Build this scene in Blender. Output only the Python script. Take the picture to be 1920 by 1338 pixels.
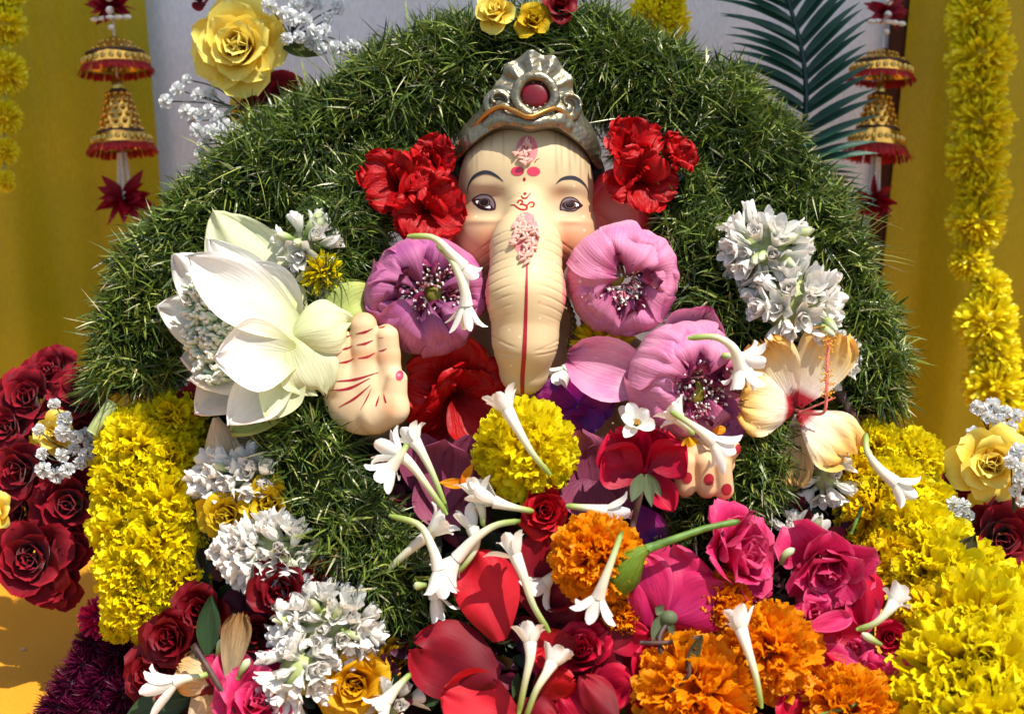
import bpy, math, random
import numpy as np
from mathutils import Matrix, Vector

# ------------------------------------------------------------------ clear
for o in list(bpy.data.objects):
    bpy.data.objects.remove(o)
scene = bpy.context.scene
COL = scene.collection
R = math.radians

# ------------------------------------------------------------------ frame of reference
# the picture is 1920 units wide at the plane through the idol; 1 unit = S metres
S = 0.6 / 1920.0
D = 0.85
DP = D / S
PITCH = R(15)
RIGHT = np.array([1.0, 0, 0])
UP = np.array([0, math.sin(PITCH), math.cos(PITCH)])
TOW = np.array([0, -math.cos(PITCH), math.sin(PITCH)])
BAS = np.array([RIGHT, UP, TOW])
CEN = np.array([0, 0, 0.30])


def P(x, y, h=0.0):
    k = (DP - h) / DP
    return np.array([(x - 960) * k * S, (669 - y) * k * S, h * S]) @ BAS + CEN


# ------------------------------------------------------------------ camera
cam = bpy.data.cameras.new("camera")
camo = bpy.data.objects.new("camera", cam)
COL.objects.link(camo)
cam.sensor_width = 36
cam.lens = 36 * D / 0.6
cam.clip_start = 0.01
cam.clip_end = 50
camo.matrix_world = Matrix([[RIGHT[i], UP[i], TOW[i], (CEN + TOW * D)[i]] for i in range(3)] + [[0, 0, 0, 1]])
cam.dof.use_dof = True
cam.dof.focus_distance = D - 150 * S
cam.dof.aperture_fstop = 7.0
scene.camera = camo

# ------------------------------------------------------------------ sky, sun, exposure
SUN = np.array([0.36, 0.80, 0.50])
SUN = (SUN / np.linalg.norm(SUN)) @ BAS          # direction towards the sun, world
w = bpy.data.worlds.new("World")
scene.world = w
w.use_nodes = True
nt = w.node_tree
sky = nt.nodes.new("ShaderNodeTexSky")
sky.sky_type = 'NISHITA'
sky.sun_disc = False
sky.sun_elevation = math.asin(SUN[2])
sky.sun_rotation = math.atan2(SUN[0], SUN[1])
bg = nt.nodes["Background"]
bg.inputs[1].default_value = 0.13
nt.links.new(sky.outputs[0], bg.inputs[0])
sl = bpy.data.lights.new("sun", 'SUN')
sl.energy = 4.8
sl.angle = R(0.5)
sl.color = (1.0, 0.95, 0.86)
so = bpy.data.objects.new("sun", sl)
COL.objects.link(so)
so.rotation_euler = Vector(SUN).to_track_quat('Z', 'Y').to_euler()
so.location = (0.5, -1, 2)
vs = scene.view_settings
vs.view_transform = 'Standard'
vs.look = 'None'
vs.exposure = 0.45
vs.gamma = 1.0
vs.use_curve_mapping = False


# ------------------------------------------------------------------ helpers
def c(r, g, b):
    f = lambda v: (v / 255 / 12.92) if v / 255 <= 0.04045 else ((v / 255 + 0.055) / 1.055) ** 2.4
    return (f(r), f(g), f(b), 1.0)


def nrm(v):
    v = np.asarray(v, float)
    return v / (np.linalg.norm(v) + 1e-12)


def frame(x, y, h, face=(0, 0, 1), spin=0.0, scale=1.0):
    z = nrm(face)
    up = np.array([0, 1.0, 0]) if abs(z[1]) < 0.95 else np.array([0, 0, -1.0])
    xx = nrm(np.cross(up, z))
    yy = np.cross(z, xx)
    a = R(spin)
    x2 = xx * math.cos(a) + yy * math.sin(a)
    y2 = -xx * math.sin(a) + yy * math.cos(a)
    F = np.array([x2, y2, z]) @ BAS
    k = (DP - h) / DP * scale
    p = P(x, y, h)
    return Matrix([[F[0][i] * k, F[1][i] * k, F[2][i] * k, p[i]] for i in range(3)] + [[0, 0, 0, 1]])


def tag(o, label=None, cat=None, group=None, kind=None):
    if label: o["label"] = label
    if cat: o["category"] = cat
    if group: o["group"] = group
    if kind: o["kind"] = kind
    return o


def thing(name, label, cat, M, group=None):
    o = bpy.data.objects.new(name, None)
    COL.objects.link(o)
    o.empty_display_size = 0.01
    o.matrix_world = M
    return tag(o, label, cat, group)


def mesh_data(name, V, F, mat, uv=None, col=None, smooth=True):
    """V in picture units; F an (n,k) array or a list of such arrays"""
    V = np.asarray(V, np.float32) * S
    Fs = F if isinstance(F, list) else [F]
    Fs = [np.asarray(f, np.int32) for f in Fs if len(f)]
    me = bpy.data.meshes.new(name)
    me.vertices.add(len(V))
    me.vertices.foreach_set("co", V.ravel())
    loops = np.concatenate([f.ravel() for f in Fs])
    cnt = np.concatenate([np.full(len(f), f.shape[1], np.int32) for f in Fs])
    st = np.concatenate([[0], np.cumsum(cnt)[:-1]]).astype(np.int32)
    me.loops.add(len(loops))
    me.loops.foreach_set("vertex_index", loops)
    me.polygons.add(len(cnt))
    me.polygons.foreach_set("loop_start", st)
    me.polygons.foreach_set("use_smooth", np.full(len(cnt), smooth))
    if uv is not None:
        l = me.uv_layers.new(name="UVMap")
        l.data.foreach_set("uv", np.asarray(uv, np.float32)[loops].ravel())
    if col is not None:
        a = me.color_attributes.new("Col", 'FLOAT_COLOR', 'POINT')
        a.data.foreach_set("color", np.asarray(col, np.float32).ravel())
    if mat: me.materials.append(mat)
    me.update(calc_edges=True)
    return me


def part(name, V, F, mat, parent=None, uv=None, col=None, smooth=True, M=None, kind=None):
    return inst(name, mesh_data(name, V, F, mat, uv, col, smooth), parent, M, kind)


def inst(name, me, parent=None, M=None, kind=None):
    o = bpy.data.objects.new(name, me)
    COL.objects.link(o)
    if parent is not None: o.parent = parent
    if M is not None: o.matrix_local = M if parent is not None else o.matrix_local
    if M is not None and parent is None: o.matrix_world = M
    if kind: o["kind"] = kind
    return o


_gf = {}
def gridf(nu, nv, closed=False):
    """vertex index = j*nu + i"""
    key = (nu, nv, closed)
    if key not in _gf:
        i = np.arange(nu if closed else nu - 1)
        j = np.arange(nv - 1)
        I, J = np.meshgrid(i, j)
        I = I.ravel(); J = J.ravel()
        I2 = (I + 1) % nu
        _gf[key] = np.stack([J * nu + I, J * nu + I2, (J + 1) * nu + I2, (J + 1) * nu + I], 1)
    return _gf[key]


class Acc:
    def __init__(s): s.V = []; s.F = []; s.U = []; s.C = []; s.n = 0
    def add(s, V, F, U=None, C=None):
        s.V.append(V); s.F.append(np.asarray(F) + s.n)
        s.U.append(np.zeros((len(V), 2)) if U is None else U)
        s.C.append(np.ones((len(V), 4)) if C is None else np.broadcast_to(np.asarray(C, float), (len(V), 4)))
        s.n += len(V)
    def data(s, name, mat, smooth=True):
        ks = {}
        for f in s.F: ks.setdefault(f.shape[1], []).append(f)
        return mesh_data(name, np.concatenate(s.V), [np.concatenate(v) for v in ks.values()], mat,
                         np.concatenate(s.U), np.concatenate(s.C), smooth)
    def build(s, name, mat, parent=None, M=None, kind=None, smooth=True):
        return inst(name, s.data(name, mat, smooth), parent, M, kind)


def prof_rose(v):
    return np.where(v < .6, .22 + .78 * np.sin(np.pi / 2 * np.clip(v / .6, 0, 1)), np.sqrt(np.clip(1 - ((v - .6) / .41) ** 2, 0, 1)))
def prof_lotus(v):
    return np.where(v < .5, .32 + .68 * np.sin(np.pi / 2 * np.clip(v / .5, 0, 1)), np.clip(np.cos(np.pi / 2 * np.clip((v - .5) / .5, 0, 1)), 0, 1) ** .7 + .02)
def prof_strap(v):
    return np.where(v < .55, .45 + .55 * np.sin(np.pi / 2 * np.clip(v / .55, 0, 1)), np.sqrt(np.clip(1 - ((v - .55) / .46) ** 2, 0, 1)))
def prof_hib(v):
    return np.where(v < .75, .14 + .86 * np.sin(np.pi / 2 * np.clip(v / .75, 0, 1)) ** 1.1, np.sqrt(np.clip(1 - ((v - .75) / .29) ** 2, 0, 1)))
def prof_leaf(v):
    return np.sin(np.pi * np.clip(v, 0.02, .99) ** .85) ** .85 + .02
def prof_mari(v):
    return np.where(v < .8, .25 + .75 * np.sin(np.pi / 2 * np.clip(v / .8, 0, 1)), 1 - 1.1 * (v - .8) ** 1.0)
def prof_spike(v):
    return np.where(v < .35, .5 + .5 * np.sin(np.pi / 2 * np.clip(v / .35, 0, 1)), 1 - ((v - .35) / .66) ** 1.6)
PROF = dict(rose=prof_rose, lotus=prof_lotus, strap=prof_strap, hib=prof_hib, leaf=prof_leaf, mari=prof_mari, spike=prof_spike)


def petal(L, W, prof='rose', nu=7, nv=8, a0=0., bend=0., tip=0., cup=0., wrap=None, ruf=0., rf=3., rnd=.03, rg=None, notch=0.):
    """grows along +Y from the origin, width along X, inner side +Z"""
    rg = rg or np.random
    v = np.linspace(0, 1, nv) ** .92
    u = np.linspace(-1, 1, nu)
    ang = a0 + bend * v + tip * np.clip((v - .55) / .45, 0, 1) ** 1.5
    dv = np.diff(v, prepend=0) * L
    y = np.cumsum(np.cos(ang) * dv); z = np.cumsum(np.sin(ang) * dv)
    wd = W / 2 * PROF[prof](v)
    Uu, Vv = np.meshgrid(u, v)
    Wd = wd[:, None] * np.ones_like(u)[None]
    if wrap:
        X = wrap * np.sin(np.clip(Uu * Wd / wrap, -2.6, 2.6)); off = wrap * (1 - np.cos(np.clip(Uu * Wd / wrap, -2.6, 2.6)))
    else:
        X = Uu * Wd; off = cup * Wd * Uu ** 2
    e = np.clip(np.abs(Uu) ** 3 * .9 * Vv + Vv ** 4, 0, 1)
    ph = rg.uniform(0, 6.28)
    off = off + ruf * W * e * np.sin(rf * (2.6 * Uu + 1.7 * Vv * np.sign(Uu)) + ph)
    for q in range(3):
        fa, fb = rg.uniform(-2.5, 2.5, 2)
        off = off + rnd * W * np.sin(fa * Uu * 1.6 + fb * Vv * 2.2 + rg.uniform(0, 6.28)) * (.25 + Vv * .75) * .6
    if nu >= 9:
        for q in range(3):
            fa, fb = rg.uniform(3, 7, 2) * rg.choice([-1, 1], 2)
            off = off + rnd * W * .22 * np.sin(fa * Uu + fb * Vv * 1.3 + rg.uniform(0, 6.28)) * (.2 + Vv * .8)
    A = ang[:, None]
    yy = y[:, None] + (ruf * .6 * W * e * np.sin(rf * 1.7 * 2.6 * Uu + ph * 2)) - notch * L * np.exp(-(Uu / .25) ** 2) * Vv ** 6
    V = np.stack([X, yy - np.sin(A) * off, z[:, None] + np.cos(A) * off], -1).reshape(-1, 3)
    uv = np.stack([(Uu * .5 + .5).ravel(), Vv.ravel()], 1)
    return V, gridf(nu, nv), uv


def put(V, org, g, n):
    g = nrm(g); n = np.asarray(n, float); n = nrm(n - g * np.dot(g, n))
    x = np.cross(g, n)
    return V @ np.array([x, g, n]) + np.asarray(org)


def rel(pt, org):
    """picture point (x,y,h) -> local units of a face-on frame at org"""
    k = (DP - org[2]) / DP
    d = (P(*pt) - P(*org)) @ BAS.T
    return d / S / k


def spline(pts, n):
    p = np.asarray(pts, float)
    if len(p) == 2: return p[0] + (p[1] - p[0]) * np.linspace(0, 1, n)[:, None]
    q = np.vstack([2 * p[0] - p[1], p, 2 * p[-1] - p[-2]])
    t = np.linspace(0, len(p) - 1, n)
    i = np.clip(t.astype(int), 0, len(p) - 2)
    f = (t - i)[:, None]
    a, b, cc, d = q[i], q[i + 1], q[i + 2], q[i + 3]
    return .5 * (2 * b + (cc - a) * f + (2 * a - 5 * b + 4 * cc - d) * f ** 2 + (3 * b - a - 3 * cc + d) * f ** 3)


def tube(path, rad, ns=8, cap=True):
    path = np.asarray(path, float)
    n = len(path)
    rad = np.broadcast_to(np.asarray(rad, float), (n,))
    T = np.gradient(path, axis=0)
    T /= np.linalg.norm(T, axis=1)[:, None] + 1e-9
    ref = np.array([.13, .31, .94])
    A = np.cross(T, ref); A /= np.linalg.norm(A, axis=1)[:, None] + 1e-9
    B = np.cross(T, A)
    th = np.arange(ns) * 2 * np.pi / ns
    V = path[:, None] + rad[:, None, None] * (A[:, None] * np.cos(th)[None, :, None] + B[:, None] * np.sin(th)[None, :, None])
    V = V.reshape(-1, 3)
    F = gridf(ns, n, True)
    uv = np.stack([np.tile(th / 6.2832, n), np.repeat(np.linspace(0, 1, n), ns)], 1)
    if cap:
        V = np.vstack([V, path[:1], path[-1:]])
        uv = np.vstack([uv, [[0, 0], [0, 1]]])
        i = np.arange(ns); m = n * ns
        c1 = np.stack([i, (i + 1) % ns, np.full(ns, m), np.full(ns, m)], 1)
        c2 = np.stack([(n - 1) * ns + (i + 1) % ns, (n - 1) * ns + i, np.full(ns, m + 1), np.full(ns, m + 1)], 1)
        return V, F, uv, np.vstack([c1[:, :3], c2[:, :3]])
    return V, F, uv, np.zeros((0, 3), int)


def add_tube(acc, path, rad, ns=8):
    V, F, uv, cf = tube(path, rad, ns)
    n0 = acc.n
    acc.add(V, F, uv)
    acc.F.append(cf + n0)


def tube_part(name, path, rad, mat, parent=None, ns=8, M=None):
    V, F, uv, cf = tube(path, rad, ns)
    return part(name, V, [F, cf], mat, parent, uv, M=M)


def ball(r=(1, 1, 1), ns=10, nr=7):
    th = np.linspace(0, np.pi, nr); ph = np.arange(ns) * 2 * np.pi / ns
    T, Ph = np.meshgrid(th, ph, indexing='ij')
    V = np.stack([np.sin(T) * np.cos(Ph), np.sin(T) * np.sin(Ph), np.cos(T)], -1).reshape(-1, 3) * np.asarray(r)
    uv = np.stack([Ph.ravel() / 6.2832, T.ravel() / np.pi], 1)
    return V, gridf(ns, nr, True)[:, ::-1], uv


# ------------------------------------------------------------------ materials
def newmat(name):
    m = bpy.data.materials.new(name)
    m.use_nodes = True
    return m, m.node_tree.nodes, m.node_tree.links, m.node_tree.nodes["Principled BSDF"]


def ramp(N, stops):
    r = N.new("ShaderNodeValToRGB")
    while len(r.color_ramp.elements) < len(stops): r.color_ramp.elements.new(.5)
    for e, (p, col) in zip(r.color_ramp.elements, stops):
        e.position = p; e.color = col
    return r


def mix(N, Lk, a, b, fac, mode='MIX'):
    m = N.new("ShaderNodeMix"); m.data_type = 'RGBA'; m.blend_type = mode
    for k, s in (("A", a), ("B", b)):
        sk = [i for i in m.inputs if i.name == k and i.type == 'RGBA'][0]
        if hasattr(s, "is_linked") or hasattr(s, "links"): Lk.new(s, sk)
        else: sk.default_value = s
    if hasattr(fac, "links"): Lk.new(fac, m.inputs[0])
    else: m.inputs[0].default_value = fac
    return [o for o in m.outputs if o.type == 'RGBA'][0]


def petal_mat(name, stops, edge=None, trans=.3, rough=.55, sheen=.0, vein=.35, var=.25, tr_col=None, blotch=None, vscale=(22, 2, 1), spec=.25):
    m, N, Lk, B = newmat(name)
    uv = N.new("ShaderNodeUVMap")
    sp = N.new("ShaderNodeSeparateXYZ"); Lk.new(uv.outputs[0], sp.inputs[0])
    r = ramp(N, stops); Lk.new(sp.outputs[1], r.inputs[0])
    colr = r.outputs[0]
    tc = N.new("ShaderNodeTexCoord")
    nz = N.new("ShaderNodeTexNoise"); nz.inputs["Scale"].default_value = 55; nz.inputs["Detail"].default_value = 4
    Lk.new(tc.outputs["Object"], nz.inputs["Vector"])
    mp = N.new("ShaderNodeMapping"); mp.inputs["Scale"].default_value = vscale; Lk.new(uv.outputs[0], mp.inputs[0])
    vn = N.new("ShaderNodeTexNoise"); vn.inputs["Scale"].default_value = 1.0; vn.inputs["Detail"].default_value = 4; vn.inputs["Distortion"].default_value = .8
    Lk.new(mp.outputs[0], vn.inputs["Vector"])
    if edge is not None:
        # colour of the petal's own rim
        ab = N.new("ShaderNodeMath"); ab.operation = 'SUBTRACT'; Lk.new(sp.outputs[0], ab.inputs[0]); ab.inputs[1].default_value = .5
        aa = N.new("ShaderNodeMath"); aa.operation = 'ABSOLUTE'; Lk.new(ab.outputs[0], aa.inputs[0])
        mr = N.new("ShaderNodeMapRange"); mr.inputs[1].default_value = .36; mr.inputs[2].default_value = .5; Lk.new(aa.outputs[0], mr.inputs[0])
        mr2 = N.new("ShaderNodeMapRange"); mr2.inputs[1].default_value = .86; mr2.inputs[2].default_value = 1.; Lk.new(sp.outputs[1], mr2.inputs[0])
        mx = N.new("ShaderNodeMath"); mx.operation = 'MAXIMUM'; Lk.new(mr.outputs[0], mx.inputs[0]); Lk.new(mr2.outputs[0], mx.inputs[1])
        colr = mix(N, Lk, colr, edge, mx.outputs[0])
    if blotch is not None:
        rb = ramp(N, [(.48, (0, 0, 0, 1)), (.66, (1, 1, 1, 1))]); Lk.new(nz.outputs[0], rb.inputs[0])
        colr = mix(N, Lk, colr, blotch, rb.outputs[0])
    # streaky value variation
    rv = ramp(N, [(.3, (1 - var,) * 3 + (1,)), (.7, (1, 1, 1, 1))]); Lk.new(vn.outputs[0], rv.inputs[0])
    colr = mix(N, Lk, colr, rv.outputs[0], 1.0, 'MULTIPLY')
    Lk.new(colr, B.inputs["Base Color"])
    B.inputs["Roughness"].default_value = rough
    B.inputs["Specular IOR Level"].default_value = spec
    if sheen:
        B.inputs["Sheen Weight"].default_value = sheen; B.inputs["Sheen Roughness"].default_value = .4
    bp = N.new("ShaderNodeBump"); bp.inputs["Strength"].default_value = min(1., vein * 1.3); bp.inputs["Distance"].default_value = .0012
    ad = N.new("ShaderNodeMath"); ad.operation = 'ADD'; Lk.new(vn.outputs[0], ad.inputs[0])
    ms = N.new("ShaderNodeMath"); ms.operation = 'MULTIPLY'; ms.inputs[1].default_value = 1.2; Lk.new(nz.outputs[0], ms.inputs[0]); Lk.new(ms.outputs[0], ad.inputs[1])
    Lk.new(ad.outputs[0], bp.inputs["Height"])
    Lk.new(bp.outputs[0], B.inputs["Normal"])
    if trans > 0:
        t = N.new("ShaderNodeBsdfTranslucent"); Lk.new(colr, t.inputs[0]); Lk.new(bp.outputs[0], t.inputs[1])
        mxs = N.new("ShaderNodeMixShader"); mxs.inputs[0].default_value = trans
        Lk.new(B.outputs[0], mxs.inputs[1]); Lk.new(t.outputs[0], mxs.inputs[2])
        Lk.new(mxs.outputs[0], N["Material Output"].inputs[0])
    return m


def plain_mat(name, col, rough=.5, metal=0., noise=.15, nscale=120., bump=.1, spec=.4, colattr=False, trans=0., col2=None, coat=0., bdist=.0004):
    m, N, Lk, B = newmat(name)
    tc = N.new("ShaderNodeTexCoord")
    nz = N.new("ShaderNodeTexNoise"); nz.inputs["Scale"].default_value = nscale; nz.inputs["Detail"].default_value = 5
    Lk.new(tc.outputs["Object"], nz.inputs["Vector"])
    if colattr:
        a = N.new("ShaderNodeVertexColor"); a.layer_name = "Col"; src = a.outputs[0]
    else: src = col
    if col2 is not None:
        r2 = ramp(N, [(.38, (0, 0, 0, 1)), (.62, (1, 1, 1, 1))]); Lk.new(nz.outputs[0], r2.inputs[0])
        src = mix(N, Lk, src, col2, r2.outputs[0])
    rv = ramp(N, [(.3, (1 - noise,) * 3 + (1,)), (.7, (1, 1, 1, 1))]); Lk.new(nz.outputs[0], rv.inputs[0])
    o = mix(N, Lk, src, rv.outputs[0], 1.0, 'MULTIPLY')
    Lk.new(o, B.inputs["Base Color"])
    B.inputs["Roughness"].default_value = rough; B.inputs["Metallic"].default_value = metal
    B.inputs["Specular IOR Level"].default_value = spec; B.inputs["Coat Weight"].default_value = coat
    bp = N.new("ShaderNodeBump"); bp.inputs["Strength"].default_value = bump; bp.inputs["Distance"].default_value = bdist
    Lk.new(nz.outputs[0], bp.inputs["Height"]); Lk.new(bp.outputs[0], B.inputs["Normal"])
    if trans:
        t = N.new("ShaderNodeBsdfTranslucent"); Lk.new(o, t.inputs[0])
        mxs = N.new("ShaderNodeMixShader"); mxs.inputs[0].default_value = trans
        Lk.new(B.outputs[0], mxs.inputs[1]); Lk.new(t.outputs[0], mxs.inputs[2])
        Lk.new(mxs.outputs[0], N["Material Output"].inputs[0])
    return m


def cloth_mat(name, col, col2, rough=.5, sheen=.3, spec=.3, trans=.15):
    m, N, Lk, B = newmat(name)
    tc = N.new("ShaderNodeTexCoord")
    nz = N.new("ShaderNodeTexNoise"); nz.inputs["Scale"].default_value = 9; nz.inputs["Detail"].default_value = 6
    Lk.new(tc.outputs["Object"], nz.inputs["Vector"])
    r = ramp(N, [(.35, col), (.7, col2)]); Lk.new(nz.outputs[0], r.inputs[0])
    wv = N.new("ShaderNodeTexNoise"); wv.inputs["Scale"].default_value = 1.0; wv.inputs["Detail"].default_value = 1
    mp = N.new("ShaderNodeMapping"); mp.inputs["Scale"].default_value = (900, 900, 220); Lk.new(tc.outputs["Object"], mp.inputs[0]); Lk.new(mp.outputs[0], wv.inputs["Vector"])
    rv = ramp(N, [(.35, (.86, .86, .86, 1)), (.65, (1, 1, 1, 1))]); Lk.new(wv.outputs[0], rv.inputs[0])
    o = mix(N, Lk, r.outputs[0], rv.outputs[0], 1., 'MULTIPLY')
    Lk.new(o, B.inputs["Base Color"])
    B.inputs["Roughness"].default_value = rough; B.inputs["Sheen Weight"].default_value = sheen; B.inputs["Specular IOR Level"].default_value = spec
    bp = N.new("ShaderNodeBump"); bp.inputs["Strength"].default_value = .15; bp.inputs["Distance"].default_value = .0003
    Lk.new(wv.outputs[0], bp.inputs["Height"]); Lk.new(bp.outputs[0], B.inputs["Normal"])
    t = N.new("ShaderNodeBsdfTranslucent"); Lk.new(o, t.inputs[0])
    mxs = N.new("ShaderNodeMixShader"); mxs.inputs[0].default_value = trans
    Lk.new(B.outputs[0], mxs.inputs[1]); Lk.new(t.outputs[0], mxs.inputs[2])
    Lk.new(mxs.outputs[0], N["Material Output"].inputs[0])
    return m


MT = {}
MT['tub_petal'] = petal_mat("tuberose_petal", [(0, c(228, 230, 206)), (.3, c(242, 240, 230)), (1, c(245, 241, 234))], trans=.28, rough=.45, vein=.25, var=.1)
MT['tub_tube'] = petal_mat("tuberose_tube", [(0, c(128, 150, 62)), (.18, c(168, 186, 104)), (.5, c(222, 222, 190)), (1, c(238, 232, 222))], trans=.15, rough=.4, vein=.2, var=.1)
MT['bud'] = petal_mat("tuberose_bud", [(0, c(110, 140, 60)), (.5, c(176, 190, 120)), (1, c(215, 220, 190))], trans=.15, rough=.4, vein=.2, var=.15)
MT['rose_dark'] = petal_mat("rose_velvet_red", [(0, c(60, 0, 10)), (1, c(128, 0, 24))], edge=c(164, 8, 36), trans=.12, rough=.7, sheen=.12, vein=.2, var=.25)
MT['rose_wine'] = petal_mat("rose_wine_red", [(0, c(70, 0, 8)), (1, c(130, 6, 22))], edge=c(106, 4, 20), trans=.15, rough=.55, vein=.15, var=.12)
MT['rose_red'] = petal_mat("rose_red", [(0, c(120, 0, 8)), (1, c(200, 14, 30))], trans=.2, rough=.5, vein=.3, var=.25)
MT['petal_red'] = petal_mat("loose_red_petal", [(0, c(140, 16, 30)), (.4, c(200, 26, 42)), (1, c(206, 24, 40))], trans=.2, rough=.6, sheen=.06, vein=.1, var=.06, blotch=c(180, 18, 36))
MT['petal_maroon'] = petal_mat("loose_maroon_petal", [(0, c(80, 4, 20)), (1, c(150, 6, 30))], trans=.18, rough=.6, vein=.1, var=.08, blotch=c(110, 4, 26))
MT['rose_crimson'] = petal_mat("rose_crimson", [(0, c(150, 0, 40)), (1, c(208, 16, 58))], trans=.25, rough=.5, vein=.3, var=.2)
MT['rose_pink'] = petal_mat("rose_hot_pink", [(0, c(196, 14, 76)), (1, c(232, 52, 116))], edge=c(238, 90, 136), trans=.3, rough=.5, vein=.3, var=.25)
MT['rose_magenta'] = petal_mat("rose_magenta", [(0, c(170, 16, 70)), (.5, c(196, 30, 92)), (1, c(206, 34, 90))], edge=c(222, 70, 120), trans=.25, rough=.5, vein=.35, var=.2, blotch=c(180, 24, 90), vscale=(14, 2, 1))
MT['rose_yellow'] = petal_mat("rose_yellow_silk", [(0, c(236, 176, 30)), (.55, c(244, 214, 70)), (1, c(246, 232, 124))], trans=.3, rough=.6, vein=.15, var=.08)
MT['rose_gold'] = petal_mat("rose_golden", [(0, c(214, 110, 6)), (.6, c(236, 170, 10)), (1, c(238, 184, 20))], trans=.3, rough=.5, vein=.4, var=.25)
MT['rose_lemon'] = petal_mat("rose_lemon", [(0, c(210, 130, 10)), (.5, c(226, 180, 14)), (1, c(226, 196, 30))], trans=.3, rough=.55, vein=.4, var=.3)
MT['mari_yellow'] = petal_mat("marigold_yellow", [(0, c(222, 176, 0)), (.5, c(246, 224, 4)), (1, c(250, 236, 24))], trans=.45, rough=.5, vein=.2, var=.12)
MT['mari_gold'] = petal_mat("marigold_gold", [(0, c(214, 150, 0)), (.5, c(244, 206, 2)), (1, c(250, 222, 16))], trans=.45, rough=.5, vein=.2, var=.14)
MT['mari_orange'] = petal_mat("marigold_orange", [(0, c(214, 100, 0)), (.5, c(250, 152, 4)), (1, c(252, 168, 14))], trans=.42, rough=.5, vein=.2, var=.14)
MT['tinsel_yellow'] = petal_mat("tinsel_yellow", [(0, c(234, 204, 0)), (1, c(252, 242, 40))], trans=.3, rough=.35, vein=.1, var=.15, spec=.5)
MT['tinsel_purple'] = petal_mat("tinsel_purple", [(0, c(44, 2, 26)), (1, c(104, 12, 58))], trans=.15, rough=.4, vein=.1, var=.2)
MT['tinsel_pink'] = petal_mat("tinsel_pink", [(0, c(130, 4, 60)), (1, c(205, 24, 96))], trans=.2, rough=.4, vein=.1, var=.2)
MT['lotus_pink'] = petal_mat("lotus_pink", [(0, c(244, 206, 214)), (.5, c(242, 172, 200)), (.86, c(234, 146, 182)), (.95, c(196, 90, 136)), (1, c(140, 56, 100))], trans=.28, rough=.5, vein=.4, var=.2, blotch=c(228, 138, 182), vscale=(34, 1.2, 1))
MT['lotus_mauve'] = petal_mat("lotus_mauve", [(0, c(230, 180, 196)), (.5, c(226, 146, 180)), (.84, c(208, 118, 164)), (1, c(120, 50, 96))], trans=.25, rough=.5, vein=.4, var=.24, blotch=c(190, 100, 158), vscale=(34, 1.2, 1))
MT['lotus_inner'] = petal_mat("lotus_inner", [(0, c(200, 110, 140)), (.5, c(160, 56, 100)), (1, c(104, 26, 62))], trans=.2, rough=.5, vein=.4, var=.35)
MT['stamen_pink'] = petal_mat("lotus_stamen", [(0, c(200, 120, 120)), (.7, c(166, 62, 108)), (.8, c(240, 225, 220)), (1, c(250, 245, 240))], trans=.1, rough=.5, vein=.0, var=.1)
MT['stamen_green'] = petal_mat("white_lotus_stamen", [(0, c(190, 208, 160)), (.6, c(220, 230, 200)), (.85, c(244, 244, 232)), (1, c(252, 252, 248))], trans=.15, rough=.5, vein=.0, var=.1)
MT['receptacle'] = plain_mat("lotus_receptacle", c(150, 138, 34), rough=.6, noise=.4, nscale=300, bump=.4, col2=c(112, 112, 34))
MT['lotus_white'] = petal_mat("lotus_white", [(0, c(216, 222, 150)), (.22, c(234, 234, 200)), (.5, c(240, 238, 230)), (1, c(238, 234, 230))], trans=.36, rough=.5, vein=.32, var=.08, vscale=(30, 1.2, 1))
MT['lotus_cream'] = petal_mat("lotus_cream", [(0, c(214, 220, 150)), (.5, c(232, 232, 190)), (1, c(226, 228, 180))], trans=.34, rough=.5, vein=.32, var=.1, vscale=(30, 1.2, 1))
MT['lotus_green'] = petal_mat("lotus_green", [(0, c(170, 190, 90)), (.5, c(200, 212, 120)), (1, c(196, 204, 110))], trans=.3, rough=.5, vein=.5, var=.2, vscale=(30, 1.2, 1))
MT['hib_red'] = petal_mat("hibiscus_red", [(0, c(90, 0, 6)), (.4, c(172, 4, 12)), (1, c(198, 12, 16))], trans=.22, rough=.45, vein=.7, var=.3, vscale=(16, 3, 1))
MT['hib_peach'] = petal_mat("hibiscus_peach", [(0, c(150, 10, 30)), (.14, c(180, 40, 50)), (.24, c(246, 226, 212)), (.5, c(252, 236, 196)), (.8, c(250, 208, 126)), (1, c(246, 186, 86))], trans=.35, rough=.55, vein=.45, var=.12, vscale=(18, 2, 1))
MT['hib_wilt'] = petal_mat("hibiscus_wilted", [(0, c(236, 214, 190)), (.5, c(240, 206, 156)), (1, c(226, 174, 104))], trans=.25, rough=.65, vein=1., var=.35, vscale=(18, 3, 1))
MT['dry'] = petal_mat("dry_petal", [(0, c(200, 180, 140)), (1, c(160, 116, 66))], trans=.2, rough=.7, vein=.9, var=.4)
MT['pistil'] = plain_mat("hibiscus_pistil", c(226, 120, 110), rough=.5, noise=.1)
MT['pollen'] = plain_mat("pollen", c(236, 170, 50), rough=.6, noise=.2)
MT['orchid'] = petal_mat("orchid_purple", [(0, c(110, 20, 120)), (.5, c(140, 6, 100)), (1, c(120, 4, 84))], trans=.25, rough=.45, vein=.3, var=.25, blotch=c(84, 30, 130))
MT['mauve'] = petal_mat("mauve_petal", [(0, c(130, 60, 90)), (.6, c(152, 68, 98)), (1, c(170, 84, 116))], trans=.2, rough=.55, vein=.5, var=.3)
MT['leaf'] = petal_mat("leaf_green", [(0, c(50, 76, 40)), (1, c(44, 70, 40))], trans=.15, rough=.45, vein=.5, var=.3, spec=.4)
MT['leaf_dry'] = petal_mat("leaf_olive", [(0, c(84, 74, 44)), (1, c(74, 70, 42))], trans=.2, rough=.5, vein=.5, var=.3)
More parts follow.
